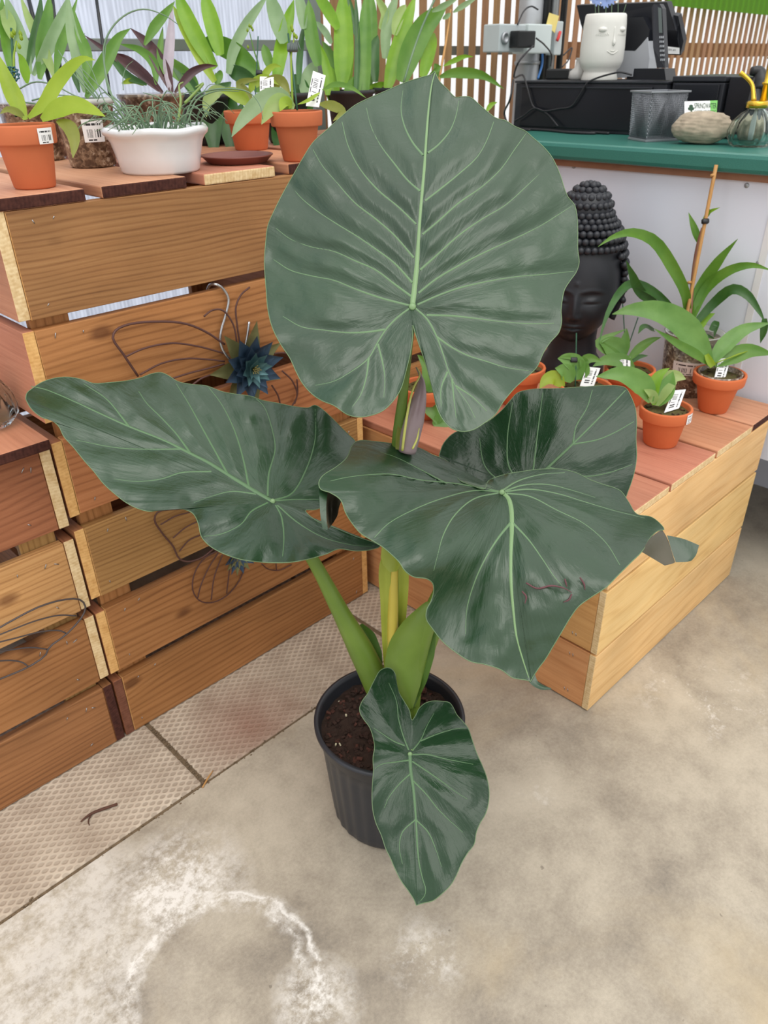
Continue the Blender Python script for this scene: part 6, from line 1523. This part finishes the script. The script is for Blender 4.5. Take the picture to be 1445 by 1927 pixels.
for s, dirv, oth in ((1, e1, e2), (-1, e1, e2), (1, e2, e1), (-1, e2, e1)):
    V, F = g_obox(pc_c * [1, 1, 0] + dirv * s * side * .52 + np.array([0, 0, TOPK + hc - .002]), oth, dirv, (0, 0, 1), side * 1.09, .006, .005, .001); mobj('rim_bar', V, F, M['mesh'], cup, smooth=False)
# stones and the card
def stone(px, py, w, hpx, name, label, seed, tx=None):
    p = onz(px, py, TOPK); dd = depth(p); u_ = dd / FPX; a_, b_, c__ = w * u_ / 2, w * u_ / 2 * .62, hpx * u_ / 2
    cen = p + nrm(np.array([p[0], p[1], 0])) * b_ * .7 + np.array([0, 0, c__ * .985])
    V = []; nu, nv = 72, 48
    hd = nrm(np.array([p[0], p[1], 0])); sd = np.array([hd[1], -hd[0], 0])
    for i in range(nv + 1):
        f_ = math.pi * i / nv
        for j in range(nu):
            t_ = 2 * math.pi * j / nu; n = np.array([math.sin(f_) * math.cos(t_), math.sin(f_) * math.sin(t_), math.cos(f_)])
            q = 1 + .09 * noise.noise(Vector(n * 1.6) + Vector((seed, 0, 0))) + .05 * noise.noise(Vector((n[0] * 3, n[1] * 3, n[2] * 9)) + Vector((0, seed, 0))) + .016 * noise.noise(Vector(n * 14))
            sh = np.sign(n) * np.abs(n) ** .9
            V.append(cen + (sd * sh[0] * a_ + hd * sh[1] * b_ + np.array([0, 0, sh[2] * c__])) * q)
    V = np.array(V); V[:, 2] = np.maximum(V[:, 2], TOPK + .0006)
    F = [(i * nu + j, (i + 1) * nu + j, (i + 1) * nu + (j + 1) % nu, i * nu + (j + 1) % nu) for i in range(nv) for j in range(nu)]
    o = mobj(name, V, F, M['stone']); tag(o, label, 'stone'); return cen, hd, sd, c__
cen, hd, sd, c__ = stone(1315, 273, 104, 57, 'round_stone', 'rounded beige stone holding a business card on the counter', 2.0)
stone(1402, 272, 58, 48, 'round_stone', 'second grey stone behind the glass mister', 7.0)
cd = thing('business_card', 'white and green garden centre business card stuck in the stone', 'card', cen + np.array([0, 0, c__ * .3]))
dcd = depth(cen) - .006
def card_pt(x, y): return atd(x, y, dcd)
Pq = [card_pt(1288, 191), card_pt(1350, 189), card_pt(1347, 230), card_pt(1288, 240)]
n_ = nrm(np.cross(Pq[1] - Pq[0], Pq[3] - Pq[0])); n_ = n_ if n_ @ (CAM - Pq[0]) > 0 else -n_
def quad(name, P, off, mat, parent):
    P = np.array(P) + n_ * off; Q = np.vstack([P, P - n_ * .0008]); return mobj(name, Q, [(0, 1, 2, 3), (7, 6, 5, 4), (0, 4, 5, 1), (1, 5, 6, 2), (2, 6, 7, 3), (3, 7, 4, 0)], M[mat], parent, smooth=False)
quad('card', Pq, 0, 'paper', cd)
quad('green_edge', [card_pt(1336, 189.5), card_pt(1350, 189), card_pt(1348, 215), card_pt(1337, 215)], .0006, 'card_green', cd)
cdx = card_pt(1340, 200) - card_pt(1310, 200); cdy = card_pt(1310, 190) - card_pt(1310, 210)
text_mesh('print', 'SPRINGWATER', card_pt(1327, 200) + n_ * .0012, cdx, cdy, 10 * dcd / FPX, 'ink', cd, width=42 * dcd / FPX)
text_mesh('print', 'GARDEN CENTRE INC.', card_pt(1327, 211) + n_ * .0012, cdx, cdy, 6 * dcd / FPX, 'ink', cd, width=41 * dcd / FPX)
# small tree emblem left of the words
tp_ = [(1300, 214), (1299, 208), (1295, 207), (1294, 203), (1297, 202), (1296, 199), (1300, 197), (1304, 199), (1303, 202), (1306, 203), (1305, 207), (1302, 208), (1302, 214)]
P = np.array([card_pt(*q) for q in tp_]) + n_ * .0012; mobj('emblem', P, [tuple(range(len(P)))], M['ink'], cd, smooth=False)
# glass mister with brass pump
mc = onz(1408, 279, TOPK); dm = depth(mc); um = dm / FPX; mc = mc + nrm(np.array([mc[0], mc[1], 0])) * 34 * um; mc[2] = TOPK + .0005
dm = depth(mc); um = dm / FPX
ms = thing('glass_mister', 'ribbed glass plant mister with brass pump on the counter', 'mister', mc)
hb = zat(mc[0], mc[1], 203) - TOPK
pr = [(0, 0), (30 * um, 0), (35 * um, .004), (41 * um, hb * .25), (42 * um, hb * .42), (37 * um, hb * .66), (25 * um, hb * .86), (16 * um, hb * .95), (15 * um, hb), (13 * um, hb), (14 * um, hb * .94), (23 * um, hb * .84), (34 * um, hb * .65), (39 * um, hb * .42), (38 * um, hb * .26), (30 * um, .008), (0, .008)]
V, F = g_lathe(pr, mc, 108, lambda a, k: 1 + (.035 * math.cos(18 * a) if 3 <= k <= 6 else 0)); mobj('bottle', V, F, M['glass'], ms)
lathe('collar', [(15 * um, 0), (18.5 * um, .001), (18.5 * um, 10 * um), (15 * um, 12 * um), (0, 12 * um)], mc + np.array([0, 0, hb - .001]), M['gold'], ms, 28, fn=lambda a, k: 1 + .03 * math.cos(28 * a))
zc_ = TOPK + hb
lathe('pump_body', [(0, 0), (7 * um, 0), (7 * um, 26 * um), (9 * um, 27 * um), (9 * um, 30 * um), (6 * um, 31 * um), (6 * um, 66 * um), (9 * um, 67 * um), (9 * um, 70 * um), (0, 70 * um)], np.array([mc[0], mc[1], zc_ + 11 * um]) + R_ * 10 * um, M['gold'], ms, 20)
pm = np.array([mc[0], mc[1], zc_ + 11 * um])
tube('nozzle', [pm - R_ * 8 * um, pm - R_ * 9 * um + U_ * 18 * um, pm - R_ * 12 * um + U_ * 32 * um, pm - R_ * 26 * um + U_ * 47 * um, pm - R_ * 33 * um + U_ * 52 * um], (5 * um, 4 * um, 3.6 * um, 3.6 * um, 4.5 * um), M['gold'], ms, n=20, seg=12)
tube('lever', [pm + R_ * 16 * um + U_ * 25 * um, pm + R_ * 26 * um + U_ * 32 * um, pm + R_ * 33 * um + U_ * 22 * um, pm + R_ * 40 * um + U_ * 6 * um], 1.8 * um, M['gold'], ms, n=16, seg=8)
tube('dip_tube', [np.array([mc[0], mc[1], TOPK + .015]), np.array([mc[0], mc[1], zc_])], 2.5 * um, M['clear_rim'], ms, n=4, seg=10)
# black sprayer behind
sp = onx(1412, 230, DX - .02); sp[2] = TOPK + .0005; us = depth(sp + (0, 0, .1)) / FPX
spt = thing('spray_bottle', 'black spray bottle head behind the brass mister', 'spray bottle', sp)
hs = zat(sp[0], sp[1], 205) - TOPK
lathe('bottle', [(0, 0), (17 * us, 0), (18 * us, .004), (18 * us, hs * .7), (14 * us, hs * .95), (13 * us, hs)], sp, M['black_gloss'], spt, 32)
lathe('collar', [(13 * us, 0), (16 * us, .001), (16 * us, 12 * us), (13 * us, 13 * us), (11 * us, 34 * us), (0, 34 * us)], sp + np.array([0, 0, hs - .001]), M['black_clip'], spt, 28)
hp_ = sp + np.array([0, 0, hs + 34 * us])
tube('trigger_head', [hp_ + R_ * 4 * us - U_ * 5 * us, hp_ + R_ * 6 * us + U_ * 14 * us, hp_ + R_ * 2 * us + U_ * 30 * us, hp_ - R_ * 12 * us + U_ * 32 * us], (12 * us, 14 * us, 11 * us, 7 * us), M['black_clip'], spt, n=16, seg=14)
tube('trigger', [hp_ - R_ * 4 * us + U_ * 20 * us, hp_ - R_ * 9 * us + U_ * 6 * us, hp_ - R_ * 8 * us - U_ * 8 * us], (4 * us, 3 * us, 2 * us), M['black_clip'], spt, n=10)
# small perfume like bottle, adapter
pbt = onx(1086, 148, DX + .10); pbt[2] = ZT + .0005; ub = depth(pbt) / FPX
o = lathe('glass_flask', [(0, 0), (13 * ub, 0), (17 * ub, 4 * ub), (15 * ub, 14 * ub), (6 * ub, 21 * ub), (5 * ub, 34 * ub), (6 * ub, 36 * ub), (0, 36 * ub)], pbt, M['clear_rim'], None, 24); tag(o, 'small grey glass flask left of the face planter', 'flask')
# post, conduit boxes, cables
gp = ony(992, 120, WY - .10)
post = thing('conduit_post', 'galvanised steel post with pipes in front of the slatted wall', 'post', (gp[0], gp[1], 0.0005))
ug = depth(gp) / FPX
lathe('post', [(0, 0), (22 * ug, 0), (22 * ug, 2.6), (0, 2.6)], (gp[0], gp[1], .001), M['galv'], post, 28)
lathe('clamp', [(22 * ug, 0), (24 * ug, .001), (24 * ug, .012), (22 * ug, .013)], (gp[0], gp[1], zat(gp[0], gp[1], 122)), M['galv'], post, 28)
for k, (dx_, r_, m_) in enumerate(((28, 9, 'black_clip'), (44, 7, 'galv'), (60, 6, 'black_clip'))):
    pz = gp + R_ * np.array(dx_ * ug) ; tube('pipe', [(pz[0], pz[1], 1.15), (pz[0], pz[1], 2.6)], r_ * ug, M[m_], post, n=3, seg=14)
def bx(name, label, x0, y0, x1, y1, Y, dep_, mat, cat='electrical box'):
    P0 = ony(x0, y1, Y); P1 = ony(x1, y0, Y)
    t_ = thing(name, label, cat, ((P0[0] + P1[0]) / 2, Y + dep_ / 2, min(P0[2], P1[2])))
    box('housing', (P0[0], Y, P0[2]), (P1[0], Y + dep_, P1[2]), M[mat], t_, .004)
    return t_, P0, P1
YB = WY - .22
tb, P0, P1 = bx('socket_box', 'grey metal socket box with round knockout on the post', 938, 46, 990, 98, YB, .075, 'box_grey')
kc = np.array([P0[0] + .028, YB - .001, (P0[2] + P1[2]) / 2])
V, F = g_lathe([(.010, 0), (.019, .001), (.020, .006), (.016, .010), (.011, .008), (.010, .001)], (0, 0, 0), 24); V = np.stack([V[:, 0], -V[:, 2], V[:, 1]], 1) + kc; mobj('knockout_ring', V, F, M['galv'], tb)
tb2, P0, P1 = bx('junction_box', 'pale junction box beside the grey socket box', 991, 46, 1040, 101, YB + .005, .07, 'box_pale')
ad, A0, A1 = bx('power_adapter', 'black power adapter plugged into the socket box', 975, 58, 1009, 90, YB - .045, .042, 'black_clip', 'adapter')
sw, S0, S1 = bx('switch_box', 'grey switch box with yellow sticker and red lever', 1042, 40, 1062, 104, YB + .02, .10, 'box_grey')
Pq2 = [ony(x, y, YB + .017) for x, y in [(1034, 24), (1052, 30), (1044, 62), (1028, 48)]]
V = np.vstack([Pq2, np.array(Pq2) + (0, .002, 0)]); mobj('yellow_sticker', V, [(0, 1, 2, 3), (7, 6, 5, 4), (0, 4, 5, 1), (1, 5, 6, 2), (2, 6, 7, 3), (3, 7, 4, 0)], M['yellow'], sw, smooth=False)
tube('lever', [ony(1054, 60, YB + .012), ony(1051, 70, YB + .010), ony(1048, 77, YB + .012)], .006, M['red'], sw, n=6)
ao = onx(1052, 145, DX + .14); ao[2] = ZT
tb3 = thing('power_brick', 'black power brick lying on the cash drawer', 'adapter', (ao[0], ao[1], ZT + .0005))
V, F = g_obox(ao + np.array([0, 0, .0185]), (1, .3, 0), (-.3, 1, 0), (0, 0, 1), .06, .085, .034, .005); mobj('housing', V, F, M['black_clip'], tb3, smooth=False)
def cable(label, pts, r, mat='black_cable'):
    P = [np.asarray(p, float) for p in pts]
    V, F = g_tube(spline(P, 12 * len(P)), r, 7); o = mobj('cable', V, F, M[mat]); tag(o, label, 'cable'); return o
fx = DX - .016
cable('black cable draped over the left corner of the cash drawer', [ony(1003, 86, YB - .05), ony(975, 118, YB - .06), onx(967, 145, DX + .06), onx(985, 143, DX - .004), onx(992, 165, fx), onx(1003, 200, fx), onx(1012, 206, fx), onx(1030, 215, fx), onx(1050, 238, fx - .01)], .0034)
cable('black cable looping across the cash drawer front up to the phone', [onx(968, 228, fx - .012), onx(985, 218, fx - .008), onx(1005, 204, fx - .009), onx(1025, 209, fx - .008), onx(1050, 205, fx - .004), onx(1075, 200, fx), onx(1090, 180, fx), onx(1105, 156, fx + .004), onx(1118, 149, DX - .006), onx(1150, 139, DX - .006), onx(1168, 136, DX - .004), onx(1189, 141, DX + .016)], .0030)
cable('blue network cable hanging below the junction box', [ony(1020, 98, YB + .05), ony(1020, 120, YB + .04), ony(1012, 148, YB + .02)], .0045, 'blue_cable')
cable('thin black cable arching from the pipe to the socket box', [ony(974, 46, YB - .004), ony(985, 22, YB + .02), ony(1000, 12, YB + .05), ony(1012, 18, YB + .06)], .003)
cable('black cable from adapter down to the power brick', [ony(1009, 72, YB - .03), ony(1025, 85, YB - .02), ony(1038, 106, YB + .0), ony(1036, 125, YB)], .003)
cable('brown cable hanging from the switch box', [ony(1060, 104, YB + .05), ony(1076, 90, YB + .04), ony(1070, 112, YB + .03), ony(1058, 126, YB + .02)], .0028)
fl = [onz(x, y, TOPK + .006) for x, y in [(955, 236), (990, 240), (1040, 243), (1080, 249), (1120, 250), (1150, 244), (1180, 246)]]
cable('tangled black cables lying along the counter below the drawer', [p - np.array([.03, 0, 0]) * 0 for p in [np.array([min(p[0], DX - .03), p[1], TOPK + .005]) for p in fl]], .0045)
cable('loose black cable end beside the cash drawer', [ony(966, 150, YB - .1), ony(960, 185, YB - .12), np.array([DX - .02, yL + .03, TOPK + .05]), np.array([DX - .05, yL - .03, TOPK + .006]), np.array([DX - .06, yL - .12, TOPK + .005])], .0036)
# green plastic sheet hung at the top right
P = np.array([ony(1255, 10, WY - .06), ony(1470, 31, WY - .06), ony(1470, 31, WY - .06) + (0, 0, .9), ony(1255, 10, WY - .06) + (0, 0, .9)])
V = np.vstack([P, P + (0, .003, 0)]); gs = mobj('green_sheet', V, [(0, 1, 2, 3), (7, 6, 5, 4), (0, 4, 5, 1), (1, 5, 6, 2), (2, 6, 7, 3), (3, 7, 4, 0)], M['awning'], None, smooth=False)
tag(gs, 'translucent green plastic sheet hanging over the slatted wall', 'plastic sheet')

# ------------------------------------------------------------------ groups of look-alikes
GR = {'potted_orchid': 'small potted orchids', 'strap_leaf_orchid': 'strap leaf orchids on the shelf', 'wooden_crate': 'slatted wooden crates',
      'cable': 'cables round the till', 'round_stone': 'stones on the counter', 'wire_flower_art': 'wire flowers on the crates'}
for o in list(COL.objects):
    k = o.name.split('.')[0]
    if o.parent is None and k in GR: o['group'] = GR[k]
